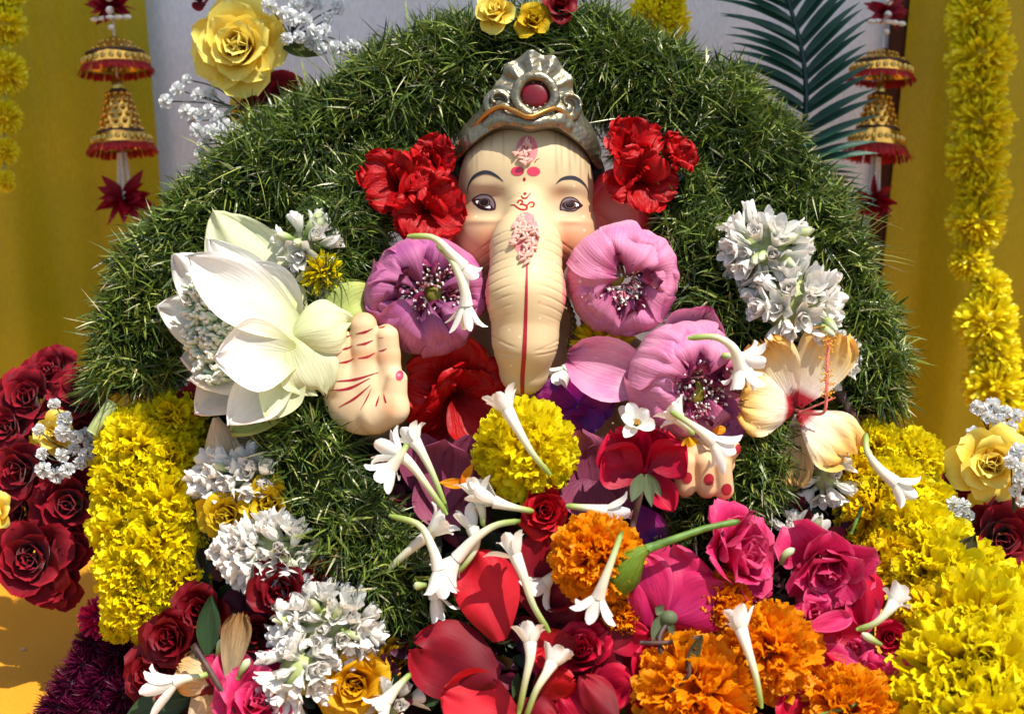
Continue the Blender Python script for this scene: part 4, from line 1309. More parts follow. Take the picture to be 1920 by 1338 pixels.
pal = [c(40, 58, 30), c(52, 70, 34), c(90, 8, 24), c(100, 10, 34), c(120, 16, 50), c(70, 10, 40), c(60, 50, 30), c(46, 40, 24), c(70, 50, 20)]
prb = [.2, .16, .16, .14, .1, .12, .05, .04, .03]
for i in range(900):
    x = rg.uniform(380, 1600); y = rg.uniform(860, 1400)
    p = rel((x, y, Hm(x, y) - 45 + rg.uniform(0, 22)), ho)
    V, F, U = petal(rg.uniform(26, 60), rg.uniform(16, 44), 'rose' if rg.rand() < .6 else 'leaf', 5, 6, 0, rg.uniform(-.9, .9), 0, rg.uniform(-.4, .4), None, .04, 3, .06, rg)
    a = rg.uniform(0, 6.28)
    V = put(V, p, (math.cos(a), math.sin(a), rg.normal(0, .3)), nrm(np.array([rg.normal(0, .4), .3 + rg.normal(0, .4), 1])))
    acc.add(V, F, U, np.array(pal[rg.choice(9, p=prb)]))
acc.build("fallen_bits", MT['bits'], heap, kind="stuff")

# ------------------------------------------------------------------ lotuses
lotus("mauve pink lotus left of the trunk, crossed by two tuberoses", 796, 556, 120, 112, (.12, .06, 1), 20, 'lotus_mauve', reach=(124, 154), mess=.11, open_dir=3.6, heart=(.18, -.05))
lotus("round bright pink lotus right of the trunk, just below the ear", 1168, 524, 130, 106, (-.02, -.02, 1), 5, 'lotus_pink', reach=(132, 158), mess=.07, open_dir=1.6, heart=(-.18, .08))
L3 = lotus("big pink lotus with outspread side petals, under the round one", 1285, 716, 160, 112, (.42, -.12, .9), 30, 'lotus_pink', reach=(122, 152), mess=.09, open_dir=2.6, heart=(-.1, -.1))
o3 = (1285, 716, 160)
# its outspread petals, brought into the flower's frame
L3inv = frame(*o3).inverted() @ L3.matrix_world
def side_petal(base, tip_, W, mat, **kw):
    o = fpetal("petal", o3, base, tip_, W, mat, None, **kw)
    o.parent = L3
    o.matrix_parent_inverse = L3inv.inverted()
side_petal((1262, 700, 120), (1332, 566, 150), 118, MT['lotus_pink'], bend=.7, prof='rose', cup=.35, tip=.5, ruf=.02)
side_petal((1230, 720, 150), (1072, 672, 200), 120, MT['lotus_pink'], bend=.6, prof='rose', cup=.5, tip=-.7, ruf=.05)
side_petal((1290, 760, 140), (1398, 812, 190), 96, MT['lotus_mauve'], bend=.5, prof='rose', cup=.4, ruf=.05)

# white lotus, seen from the side, its heart turned to the left
wo = (455, 630, 190)
WL = thing("lotus", "large white lotus with green-tinged outer petals at left of raised palm", "lotus", frame(*wo))
def wp(b, t, W, mat='lotus_white', **kw):
    kw['rnd'] = max(kw.get('rnd', 0), .075); kw['ruf'] = max(kw.get('ruf', 0), .035); kw.setdefault('rf', 3.6)
    return fpetal("petal", wo, b, t, W, MT[mat], WL, nu=17, nv=19, **kw)
# outer and rear petals
wp((560, 640, 130), (398, 388, 150), 160, 'lotus_cream', prof='lotus', bend=.4, cup=.3, nrm_=(-.1, .45, 1), tip=-.6, ruf=.03, rnd=.05)
wp((480, 620, 130), (326, 478, 150), 118, prof='lotus', bend=.5, cup=.4, nrm_=(.1, .3, 1))
wp((450, 630, 130), (294, 574, 160), 112, prof='lotus', bend=.4, cup=.4, nrm_=(.1, .2, 1))
wp((450, 670, 140), (338, 672, 170), 96, prof='lotus', bend=.5, cup=.4, nrm_=(.1, .1, 1))
wp((500, 680, 150), (366, 772, 190), 118, prof='lotus', bend=.5, cup=.4, nrm_=(.1, .4, 1))
wp((560, 650, 150), (470, 500, 170), 130, prof='rose', bend=.6, cup=.4, nrm_=(-.4, .3, 1))
wp((590, 620, 130), (690, 530, 150), 104, 'lotus_green', prof='rose', bend=-1.0, cup=-.4, nrm_=(-.2, .5, 1), tip=-.9, ruf=.03)
wp((560, 600, 120), (620, 500, 130), 90, 'lotus_cream', prof='rose', bend=.4, cup=.3, nrm_=(0, -.2, 1))
wp((560, 690, 160), (436, 812, 170), 120, 'lotus_green', prof='lotus', bend=.9, cup=.4, nrm_=(-.3, .4, 1))
# stamen heart
acc = Acc(); rgw = RG()
for i in range(280):
    a = rgw.uniform(0, 6.28); rr = math.sqrt(rgw.rand())
    c0 = np.array([402 + 46 * rr * math.cos(a) + 14 * rr * math.sin(a), 622 + 104 * rr * math.sin(a), 188 + 26 * (1 - rr)])
    p0 = rel(c0, wo)
    d = nrm(np.array([-.55, .1, .8]) + rgw.normal(0, .38, 3))
    L = rgw.uniform(18, 32); k = nrm(rgw.normal(0, 1, 3)) * 5
    pth = np.array([p0 - d * 6, p0 + d * L * .5 + k, p0 + d * L * .8, p0 + d * L])
    add_tube(acc, pth, np.array([3.0, 3.6, 4.4, 2.8]), 6)
acc.build("stamens", MT['stamen_green'], WL, kind="stuff")
V, F, U = ball((50, 104, 26), 18, 12)
part("receptacle", V + rel((410, 624, 170), wo), F, plain_mat("white_lotus_heart", c(170, 186, 130), rough=.6, noise=.3, nscale=200, bump=.4), WL)
V, F, U = ball((60, 92, 50), 16, 12)
part("flower_base", V + rel((520, 655, 130), wo), F, MT['lotus_cream'], WL, U * 0 + .3)
# front petals
wp((560, 624, 196), (344, 484, 250), 128, prof='lotus', bend=.4, cup=.35, nrm_=(.2, .45, 1), tip=.2, ruf=.03, rnd=.05)
wp((556, 668, 210), (404, 668, 262), 138, prof='lotus', bend=.6, cup=.4, nrm_=(-.15, .15, 1), rnd=.05)
wp((552, 690, 190), (428, 806, 232), 104, prof='lotus', bend=.7, cup=.7, nrm_=(-.2, .2, 1), tip=.3)
wp((546, 630, 200), (664, 590, 204), 112, 'lotus_cream', prof='rose', bend=-.9, cup=-.3, nrm_=(.2, .4, 1), ruf=.05, rnd=.07, tip=-.6)
wp((544, 632, 205), (610, 738, 214), 120, 'lotus_cream', prof='rose', bend=-.8, cup=-.35, nrm_=(.3, .2, 1), tip=-.6, ruf=.07, rnd=.07)
wp((540, 600, 170), (386, 452, 176), 92, prof='lotus', bend=.6, cup=.5, nrm_=(.3, .4, 1), tip=.4)
wp((520, 690, 170), (350, 720, 196), 84, prof='lotus', bend=.6, cup=.5, nrm_=(0, .5, 1), tip=.4)
wp((560, 680, 200), (500, 790, 226), 84, 'lotus_cream', prof='lotus', bend=.7, cup=.5, nrm_=(.1, .3, 1))
wp((556, 580, 180), (450, 560, 196), 110, prof='rose', bend=.5, cup=.3, nrm_=(-.1, .5, 1))

# ------------------------------------------------------------------ hibiscus
HG = "red hibiscus tucked into the grass"
hibiscus("red hibiscus beside the face at left, upper of the two", 742, 340, 85, 72, MT['hib_red'], (-.3, .35, 1), 10, ruf=.1, opn=52, extra=1, group=HG)
hibiscus("red hibiscus under the left ear, lower of the two", 800, 392, 95, 72, MT['hib_red'], (.15, .0, 1), 40, ruf=.08, opn=62, extra=1, group=HG)
hibiscus("small red hibiscus tuft against the crown's left end", 812, 300, 50, 56, MT['hib_red'], (-.1, .4, 1), 0, ruf=.1, opn=40, extra=3, group=HG)
hibiscus("frilly red hibiscus beside the crown's right end", 1176, 278, 70, 66, MT['hib_red'], (.2, .5, .9), 20, ruf=.1, opn=48, extra=1, group=HG)
hibiscus("red hibiscus covering the right ear", 1198, 338, 85, 68, MT['hib_red'], (.1, -.1, 1), 60, ruf=.08, opn=58, extra=1, group=HG)
hibiscus("small red hibiscus bud poking into the grass right of the crown", 1262, 292, 80, 50, MT['hib_red'], (.6, .25, .7), 0, ruf=.12, opn=38, extra=3, group=HG)
hibiscus("large red hibiscus below the trunk's left side, next to the palm", 852, 734, 110, 104, MT['hib_red'], (.02, .02, 1), 12, ruf=.06, opn=62, extra=2, group=HG)
hibiscus("dark red flower squeezed between yellow marigolds and white lotus", 378, 752, 60, 44, MT['rose_dark'], (-.1, .2, 1), 0, ruf=.08, opn=50, extra=3)

po = (1492, 768, 170)
PH = thing("hibiscus", "peach-orange hibiscus with red throat and long pistil", "hibiscus", frame(*po))
def hp(b, t, W, mat='hib_peach', **kw):
    fpetal("petal", po, b, t, W, MT[mat], PH, nu=17, nv=15, prof=kw.pop('prof', 'hib'), **kw)
hp((1496, 762, 165), (1572, 622, 190), 112, bend=.3, cup=.15, ruf=.09, rf=5, rnd=.06, nrm_=(0, .1, 1))
hp((1490, 762, 170), (1428, 640, 200), 104, bend=.5, cup=.1, ruf=.1, rf=5, rnd=.06, nrm_=(-.2, .2, 1))
hp((1488, 768, 175), (1392, 752, 220), 124, bend=-.5, cup=-.15, ruf=.08, rf=5, rnd=.06, nrm_=(-.3, .2, 1), tip=-.6)
hp((1498, 772, 170), (1604, 850, 200), 128, bend=-.4, cup=-.2, ruf=.09, rf=5, rnd=.06, nrm_=(.2, .3, 1), tip=-.4)
hp((1494, 776, 165), (1494, 912, 170), 66, 'hib_wilt', bend=.3, cup=.8, ruf=.1, rf=5, nrm_=(-.3, 0, 1))
pth = np.array([rel(p, po) for p in spline([(1492, 768, 172), (1520, 776, 205), (1545, 772, 228), (1550, 740, 236), (1551, 690, 236), (1554, 636, 230)], 22)])
tube_part("pistil", pth, 3.0, MT['pistil'], PH, 7)
acc = Acc()
rgp = RG()
for i in range(60):
    q = pth[rgp.randint(12, 22)]
    d = nrm(rgp.normal(0, 1, 3) + np.array([0, .4, .2]))
    e = q + d * rgp.uniform(8, 17)
    add_tube(acc, np.array([q, (q + e) / 2, e]), .7, 4)
    V, F, U = ball((2.0,) * 3, 5, 4); acc.add(V + e, F, U)
acc.build("stamens", MT['pollen'], PH, kind="stuff")
tube_part("style", np.array([rel(p, po) for p in spline([(1500, 772, 190), (1540, 756, 214), (1566, 745, 224)], 8)]), 1.8, MT['pistil'], PH, 6)

# ------------------------------------------------------------------ marigolds in the middle
marigold("round yellow marigold directly under the tip of the trunk", 985, 846, 190, 98, 'my', (0, .25, 1))
marigold("small yellow strap-petalled flower tucked behind the white lotus", 604, 512, 120, 44, 'chr', (.1, .2, 1), name="chrysanthemum", cat="chrysanthemum")
marigold("yellow flower half hidden under the round pink lotus", 1132, 652, 90, 66, 'chr', (-.2, .4, 1), name="chrysanthemum", cat="chrysanthemum")
OG = "orange marigolds on the heap"
mo1 = marigold("orange marigold with its green calyx and stem showing", 1118, 1046, 290, 88, 'mo', (-.5, .35, .8), group=OG)
marigold("large orange marigold at the bottom edge, a twig lying over it", 1302, 1300, 330, 118, 'mo', (0, .3, 1), group=OG)
marigold("orange marigold at lower right under the pink petals", 1446, 1226, 315, 94, 'mo', (.15, .2, 1), group=OG)
marigold("orange marigold cut off by the bottom edge at right", 1590, 1334, 350, 92, 'mo', (.1, .5, 1), group=OG)
marigold("small orange marigold peeping out below the pink rose's sepals", 1172, 1152, 268, 46, 'mo', (0, .2, 1), group=OG)
marigold("small orange marigold between pink roses, half hidden", 1350, 1130, 262, 58, 'mo', (0, .2, 1), group=OG)
# calyx and stem belong to the side-turned orange marigold
mi = (frame(1118, 1046, 290).inverted() @ mo1.matrix_world).inverted()
oo = (1118, 1046, 290)
pth = np.array([rel(p, oo) for p in spline([(1150, 1088, 300), (1172, 1066, 326), (1196, 1040, 338), (1216, 1028, 340)], 12)])
o = tube_part("calyx", pth, np.array([30, 37, 39, 38, 34, 29, 24, 19, 15, 12, 10, 9.]), MT['calyx'], None, 14)
o.parent = mo1; o.matrix_parent_inverse = mi
pth = np.array([rel(p, oo) for p in spline([(1212, 1029, 340), (1270, 1008, 336), (1330, 988, 322), (1386, 977, 305)], 14)])
o = tube_part("stem", pth, np.array([9.5, 8.5, 8, 7.5, 7, 7, 6.5, 6.5, 6.5, 6, 6, 6, 6.5, 4]), MT['stem'], None, 9)
o.parent = mo1; o.matrix_parent_inverse = mi

garland("marigold_garland", "column of frilly yellow marigolds on the left, beside white lotus",
        [(330, 790, 50, 64), (262, 838, 60, 84), (330, 872, 70, 74), (246, 912, 80, 78), (320, 944, 95, 86), (236, 984, 95, 72), (300, 1016, 110, 88), (366, 1012, 90, 60), (250, 1062, 110, 76), (336, 1082, 115, 76), (262, 1130, 115, 70), (316, 1136, 110, 56), (224, 1172, 105, 36)], 'my', "marigold garland")
garland("marigold_garland", "thick yellow marigold garland sloping down the right side",
        [(1640, 842, 60, 60), (1708, 862, 60, 64), (1600, 892, 70, 60, 'mg'), (1670, 920, 90, 78), (1740, 950, 90, 58), (1640, 976, 110, 76, 'mg'), (1706, 1000, 130, 84), (1770, 1012, 120, 58), (1680, 1062, 160, 84, 'mg'), (1752, 1086, 190, 96, 'big'), (1820, 1090, 180, 72, 'big'), (1760, 1170, 240, 96, 'mg'), (1834, 1180, 270, 108, 'big'), (1906, 1150, 250, 84, 'big'), (1790, 1270, 320, 110, 'big'), (1880, 1270, 340, 116, 'big'), (1760, 1350, 360, 92, 'big'), (1860, 1366, 390, 116, 'big'), (1930, 1340, 380, 100, 'big')], 'my', "marigold garland")

# ------------------------------------------------------------------ strung tuberose bunches
bunch("white tuberose bunch with green buds, top of the right column", 1432, 470, 125, 74, 68, 26, (.05, .2, 1), 0, 5, 1.08)
bunch("white tuberose bunch above the peach hibiscus, lower in the right column", 1482, 572, 140, 84, 86, 36, (.1, .1, 1), 0, 3, 1.08)
bunch("white tuberose bits peeping out behind the peach hibiscus", 1530, 668, 100, 70, 54, 16, (.1, .1, 1), 0, 1)
bunch("white tuberose bunch hanging under the peach hibiscus", 1546, 890, 110, 40, 56, 14, (0, .1, 1), 0, 0, .95)
bunch("few white tuberoses between white lotus and grass, above yellow flower", 572, 462, 100, 50, 52, 12, (.1, .4, 1), 0, 5, 1.05)
bunch("white tuberose bunch below the wilted peach flower at left", 442, 896, 150, 84, 46, 34, (-.2, .1, 1), 0, 1, lean=(-.6, -.2, 0))
bunch("white tuberose bunch between yellow roses and wine red rose", 504, 1036, 205, 104, 66, 52, (-.1, .1, 1), 0, 3, lean=(-.6, -.15, 0))
bunch("white tuberose bunch beside the golden rose at bottom left", 612, 1172, 250, 108, 76, 50, (0, .15, 1), 0, 4, lean=(-.4, -.1, 0))
bunch("white tuberose bunch at the bottom between pink rose and golden rose", 562, 1262, 290, 66, 66, 26, (0, .1, 1), 0, 0, lean=(-.2, -.5, 0))
bunch("shaded white tuberoses on the dark grass left of the maroon petal", 706, 1170, 180, 44, 60, 12, (.1, .1, 1), 0, 2)
bunch("small white tuberose tuft between hot pink roses and marigold garland", 1500, 1006, 150, 36, 34, 10, (0, .2, 1), 0, 1, .9)
bunch("white tuberose tuft at the bottom edge beside the golden rose", 735, 1322, 270, 44, 40, 10, (0, .2, 1), 0, 0)

# ------------------------------------------------------------------ roses
WR = "wine red roses on the left strand"
rose("golden yellow rose, left of the pair on the left strand", 420, 966, 200, 64, MT['rose_lemon'], (-.1, .0, 1), 0, 18, .8, crumple=.06)
rose("golden yellow rose, right of the pair on the left strand", 502, 944, 200, 64, MT['rose_lemon'], (.15, .1, 1), 40, 18, .8, crumple=.06)
rose("wine red rose below the white tuberose bunch", 522, 1106, 265, 70, MT['rose_wine'], (0, .05, 1), 10, 20, .75, group=WR)
rose("wine red rose in shadow at the foot of the grass garland", 614, 1086, 240, 64, MT['rose_wine'], (.2, 0, 1), 50, 18, .7, group=WR)
rose("wine red rose just under the yellow marigold column", 372, 1146, 215, 68, MT['rose_wine'], (-.1, .1, 1), 80, 18, .75, group=WR)
rose("wine red rose lower left, beside the dark leaf", 314, 1196, 225, 68, MT['rose_wine'], (-.2, .1, 1), 20, 18, .7, group=WR)
rose("wine red rose in deep shade at the lower left", 276, 1262, 210, 70, MT['rose_wine'], (-.2, .2, 1), 120, 16, .8, group=WR)
rose("wine red rose behind the beige dry petal", 482, 1186, 225, 60, MT['rose_wine'], (-.1, .1, 1), 70, 14, .9, group=WR)
rose("golden yellow rose at the bottom edge", 664, 1284, 300, 82, MT['rose_gold'], (.05, .12, 1), 30, 26, .82, crumple=.05)
rose("yellow rose half hidden behind the golden rose", 742, 1232, 230, 48, MT['rose_gold'], (.3, .2, 1), 0, 14, .9, crumple=.06)
rose("bright red rose between yellow and orange marigolds", 1022, 958, 250, 58, MT['rose_red'], (.05, .1, 1), 60, 18, .7)
rose("hot pink rose standing upright at right of the grass gap", 1406, 1040, 270, 116, MT['rose_pink'], (.7, .15, .7), 10, 20, .85, ruf=.06, crumple=.06)
rose("large deep pink rose left of the yellow marigold garland", 1556, 1076, 270, 116, MT['rose_pink'], (-.1, -.35, 1), 100, 18, .95, ruf=.03, crumple=.06)
rose("ruffled pink blossom under the large deep pink rose", 1530, 1152, 300, 54, MT['rose_pink'], (0, .3, 1), 20, 12, 1., ruf=.09, crumple=.07)
rose("pink rose coming apart at the lower right", 1596, 1218, 300, 70, MT['rose_pink'], (.2, .3, 1), 60, 14, 1.1, ruf=.04, crumple=.07)
rose("pink rose at the bottom right under the marigold garland", 1632, 1270, 310, 62, MT['rose_pink'], (0, .1, 1), 0, 14, 1.0, ruf=.04, crumple=.07)
rose("small crimson bud between orange marigold and garland", 1668, 1196, 290, 38, MT['rose_crimson'], (-.3, .2, 1), 0, 12, .5, crumple=.06)
rose("half open crimson bud at the bottom centre, between white tuberoses", 1090, 1212, 300, 62, MT['rose_crimson'], (-.1, .5, .8), 30, 14, .55, ruf=.03, crumple=.05)
rose("hot pink rose at the bottom left", 486, 1312, 320, 96, MT['rose_pink'], (.05, .4, 1), 20, 18, .8, ruf=.03, crumple=.06)
# crimson rose lying on its side, sepals towards the viewer
co = (1196, 850, 250)
CR = thing("rose", "crimson rose lying on its side above the lower hand, sepals down", "rose", frame(*co))
for b, t, W, kw in (((1208, 892, 240), (1150, 806, 236), 116, dict(bend=.6, cup=.5, nrm_=(-.3, -.1, 1))), ((1212, 892, 236), (1212, 800, 226), 120, dict(bend=.6, cup=.4, nrm_=(0, .3, 1))),
                    ((1212, 886, 250), (1282, 832, 262), 92, dict(bend=.9, cup=.6, nrm_=(.1, -.2, 1))), ((1206, 895, 244), (1132, 850, 250), 100, dict(bend=.7, cup=.6, nrm_=(-.3, 0, 1))),
                    ((1218, 890, 255), (1264, 956, 262), 56, dict(bend=.6, cup=.4, nrm_=(.1, .1, 1), prof='lotus')), ((1210, 890, 238), (1180, 800, 220), 90, dict(bend=.4, cup=.4, ruf=.05)),
                    ((1216, 890, 238), (1244, 806, 224), 90, dict(bend=.4, cup=.4, ruf=.05))):
    kw.setdefault('ruf', .05)
    fpetal("petal", co, b, t, W, MT['rose_crimson'], CR, rnd=.09, nu=15, nv=15, **kw)
for b, t, W in (((1204, 888, 270), (1184, 940, 280), 26), ((1212, 888, 270), (1222, 950, 276), 20), ((1214, 888, 268), (1240, 930, 262), 18)):
    fpetal("sepal", co, b, t, W, MT['sepal'], CR, prof='leaf', bend=.5, cup=.3)
tube_part("stem", np.array([rel(p, co) for p in spline([(1210, 892, 262), (1200, 930, 268), (1186, 985, 250)], 9)]), 6, MT['twig'], CR, 8)
# pink rose seen from behind
bo = (1262, 1112, 300)
BR = thing("rose", "pink rose turned away, grey-green sepals and stalk showing", "rose", frame(*bo))
for b, t, W, kw in (((1250, 1158, 300), (1256, 1022, 290), 158, dict(bend=-.5, cup=-.3, nrm_=(0, .2, 1))), ((1256, 1160, 306), (1352, 1096, 290), 140, dict(bend=-.5, cup=-.3, nrm_=(.2, .1, 1))),
                    ((1260, 1162, 300), (1330, 1190, 280), 110, dict(bend=-.5, cup=-.3, nrm_=(.2, -.2, 1))), ((1242, 1154, 308), (1206, 1040, 300), 84, dict(bend=-.6, cup=-.35, nrm_=(-.3, .1, 1))),
                    ((1250, 1160, 290), (1290, 1040, 260), 140, dict(bend=.3, cup=.3)), ((1214, 1180, 300), (1194, 1092, 306), 52, dict(bend=-.4, cup=-.3, nrm_=(-.2, .1, 1)))):
    fpetal("petal", bo, b, t, W, MT['rose_magenta'], BR, rnd=.08, ruf=.04, nu=15, nv=15, **kw)
V, F, U = ball((17, 15, 13), 12, 9)
part("hip", V + rel((1254, 1158, 322), bo), F, MT['sepal'], BR, U * 0 + .5)
for b, t, W in (((1248, 1150, 325), (1222, 1200, 330), 28), ((1256, 1166, 330), (1262, 1190, 326), 14), ((1244, 1146, 322), (1228, 1138, 326), 22)):
    fpetal("sepal", bo, b, t, W, MT['sepal'], BR, prof='leaf', bend=.5, cup=.3)
tube_part("stem", np.array([rel(p, bo) for p in spline([(1252, 1166, 322), (1236, 1196, 340), (1244, 1240, 352), (1256, 1290, 366)], 10)]), 5, MT['twig'], BR, 8)

# dusty mauve blossoms and orchid under the trunk
mo_ = (842, 890, 150)
MV = thing("lotus_bud", "drooping dusty mauve lotus bud left of the yellow marigold", "lotus bud", frame(*mo_))
for b, t, W, kw in (((830, 960, 150), (838, 806, 150), 116, dict(bend=.8, cup=.35, tip=.9)), ((800, 940, 130), (788, 812, 130), 90, dict(bend=.5, cup=.5)), ((850, 960, 140), (884, 816, 150), 80, dict(bend=.6, cup=.5, ruf=.04)),
                    ((820, 850, 130), (850, 990, 150), 130, dict(bend=.5, cup=.3))):
    fpetal("petal", mo_, b, t, W, MT['mauve'], MV, prof='rose', **kw)
mo_ = (1110, 880, 150)
MV = thing("mauve_flower", "wilted mauve flower between yellow marigold and crimson rose", "flower", frame(*mo_))
for b, t, W, kw in (((1120, 950, 150), (1084, 806, 170), 100, dict(bend=.5, cup=.4, ruf=.05)), ((1130, 950, 140), (1140, 820, 160), 110, dict(bend=.5, cup=.4, ruf=.05)), ((1110, 900, 160), (1096, 972, 190), 110, dict(bend=-.5, cup=.3)), ((1130, 900, 160), (1180, 960, 170), 90, dict(bend=-.5, cup=.3))):
    fpetal("petal", mo_, b, t, W, MT['mauve'], MV, **kw)
oc = (1084, 752, 130)
OR = thing("orchid", "deep purple orchid under the trunk, right of its tip", "orchid", frame(*oc))
for b, t, W, kw in (((1080, 764, 130), (1006, 734, 150), 74, dict(bend=-.5, cup=-.2, ruf=.06)), ((1082, 760, 120), (1068, 694, 130), 76, dict(bend=-.4, cup=.2, ruf=.06)), ((1086, 764, 130), (1150, 746, 150), 72, dict(bend=-.5, cup=-.2, ruf=.06)),
                    ((1084, 766, 136), (1062, 810, 160), 62, dict(bend=-.6, cup=-.3, ruf=.06)), ((1088, 766, 140), (1118, 806, 160), 62, dict(bend=-.6, cup=-.3, ruf=.06)), ((1084, 764, 140), (1096, 780, 170), 34, dict(bend=.8, cup=.7))):
    fpetal("petal", oc, b, t, W, MT['orchid'], OR, **kw)
petal_sheet("violet orchid petal in the shade below the crimson rose", "orchid_petal", 1218, 985, 200, 84, 60, MT['orchid'], -60, ruf=.05)

# ------------------------------------------------------------------ loose petals and leaves on the heap
petal_sheet("large bright red petal, tuberose lying along its right edge", "rose_petal", 916, 1116, 275, 172, 124, MT['petal_red'], 105, (-.05, .15, 1), cup=-.15, bend=-.3, rnd=.075)
petal_sheet("dark maroon petal behind the tuberose, right of the bright red one", "rose_petal", 1030, 1090, 240, 190, 150, MT['petal_maroon'], 95, (.2, .2, 1), cup=.2)
petal_sheet("heart-shaped wine red petal at the bottom centre", "rose_petal", 852, 1240, 300, 176, 150, MT['petal_maroon'], 158, (-.1, .3, 1), notch=.12, cup=-.2)
petal_sheet("red petal curling at the bottom edge under the heart-shaped one", "rose_petal", 900, 1322, 320, 150, 130, MT['petal_red'], 160, (0, .3, 1), ruf=.03, cup=.2)
petal_sheet("dark red petal at the bottom edge beside white tuberose stalks", "rose_petal", 1050, 1306, 310, 150, 120, MT['petal_maroon'], 60, (.1, .2, 1), cup=.4)
petal_sheet("deep purple-red petal at the bottom edge, left of orange marigolds", "rose_petal", 1150, 1320, 300, 170, 130, MT['petal_maroon'], 100, (.3, .1, 1), cup=.5, bend=.8)
petal_sheet("folded magenta petal between crimson bud and orange marigold", "rose_petal", 1160, 1262, 290, 120, 84, MT['rose_crimson'], -50, (.3, .1, 1), cup=.6, bend=.7)
petal_sheet("hot pink petal lying against the orange marigold at lower right", "rose_petal", 1566, 1238, 318, 92, 70, MT['rose_pink'], -30, (.1, .3, 1), cup=.2)
petal_sheet("hot pink petal standing at the lower right edge of the heap", "rose_petal", 1684, 1272, 330, 84, 56, MT['rose_pink'], 80, (-.2, .1, 1), cup=.3)
petal_sheet("narrow hot pink petal pointing right below the deep pink rose", "rose_petal", 1556, 1166, 330, 90, 40, MT['rose_pink'], 15, (.1, .4, 1), cup=.4)
petal_sheet("yellow petal behind the lower hand's fingers", "rose_petal", 1296, 846, 215, 56, 44, MT['rose_gold'], 100, (0, .2, 1))
petal_sheet("tiny orange petal on the mauve lotus petal", "marigold_petal", 1348, 806, 250, 26, 17, MT['mari_orange'], 10, (0, .2, 1))
petal_sheet("orange petal pointing left beside the white tuberose", "marigold_petal", 850, 906, 232, 56, 20, MT['mari_orange'], 175, (0, .3, 1), prof='leaf', cup=.5)
petal_sheet("orange petal sticking up beside the white tuberose", "marigold_petal", 876, 888, 232, 44, 16, MT['mari_orange'], 60, (0, .2, 1), prof='leaf', cup=.5)
WG = "wilted peach petals at left"
petal_sheet("wilted peach flower hanging below the white lotus", "hibiscus_petal", 410, 842, 165, 120, 84, MT['hib_wilt'], -82, (-.1, .1, 1), 'hib', ruf=.05, rnd=.08, cup=-.4, rf=5, group=WG)
petal_sheet("peach petal beside the orange glimpse under white lotus", "hibiscus_petal", 466, 836, 120, 66, 60, MT['hib_wilt'], -30, (0, .1, 1), 'hib', ruf=.06, rnd=.08, rf=5, group=WG)
petal_sheet("tall beige dry petal near the dark leaf", "dry_petal", 438, 1214, 285, 130, 56, MT['dry'], 80, (.1, .1, 1), 'hib', ruf=.08, rnd=.08, cup=.4, rf=5)
petal_sheet("crumpled peach petal crossed by the dark stick", "hibiscus_petal", 372, 1262, 262, 86, 92, MT['hib_wilt'], 160, (-.2, .4, 1), 'hib', ruf=.06, rnd=.1, cup=-.4, rf=5, group=WG)
petal_sheet("pale peach petal at the bottom edge beside the pink rose", "hibiscus_petal", 376, 1322, 270, 76, 62, MT['hib_wilt'], 60, (-.1, .3, 1), 'hib', ruf=.04, rnd=.08, cup=-.3, rf=5, group=WG)
petal_sheet("pointed dark green leaf over the wine red roses", "leaf", 392, 1172, 262, 112, 44, MT['leaf'], 86, (-.1, 0, 1), 'leaf', "leaf", bend=.2, cup=.25)
petal_sheet("dark green leaf at the bottom left under the tuberose", "leaf", 300, 1326, 230, 130, 70, MT['leaf'], 20, (0, .4, 1), 'leaf', "leaf", bend=.3, cup=.2)
petal_sheet("olive brown leaf against the right bouquet of red roses", "leaf", 1806, 1042, 240, 92, 60, MT['leaf_dry'], 60, (-.1, .1, 1), 'leaf', "leaf", cup=.2)
petal_sheet("small olive leaf under the brown one at right", "leaf", 1822, 1072, 230, 66, 50, MT['leaf_dry'], -20, (-.1, .1, 1), 'leaf', "leaf", cup=.2)
petal_sheet("curled dark leaf on the large orange marigold", "leaf", 1302, 1222, 388, 74, 24, MT['leaf_dry'], 60, (.3, .1, 1), 'leaf', "leaf", cup=.6, bend=.8)
petal_sheet("yellowed leaf at the lower right beneath crimson bud", "leaf", 1680, 1236, 290, 60, 44, MT['rose_lemon'], 110, (0, .1, 1), 'leaf', "leaf", cup=.2)
petal_sheet("green leaf under the crimson bud at bottom centre", "leaf", 1170, 1212, 280, 110, 46, MT['leaf'], 10, (0, .3, 1), 'leaf', "leaf", cup=.2)


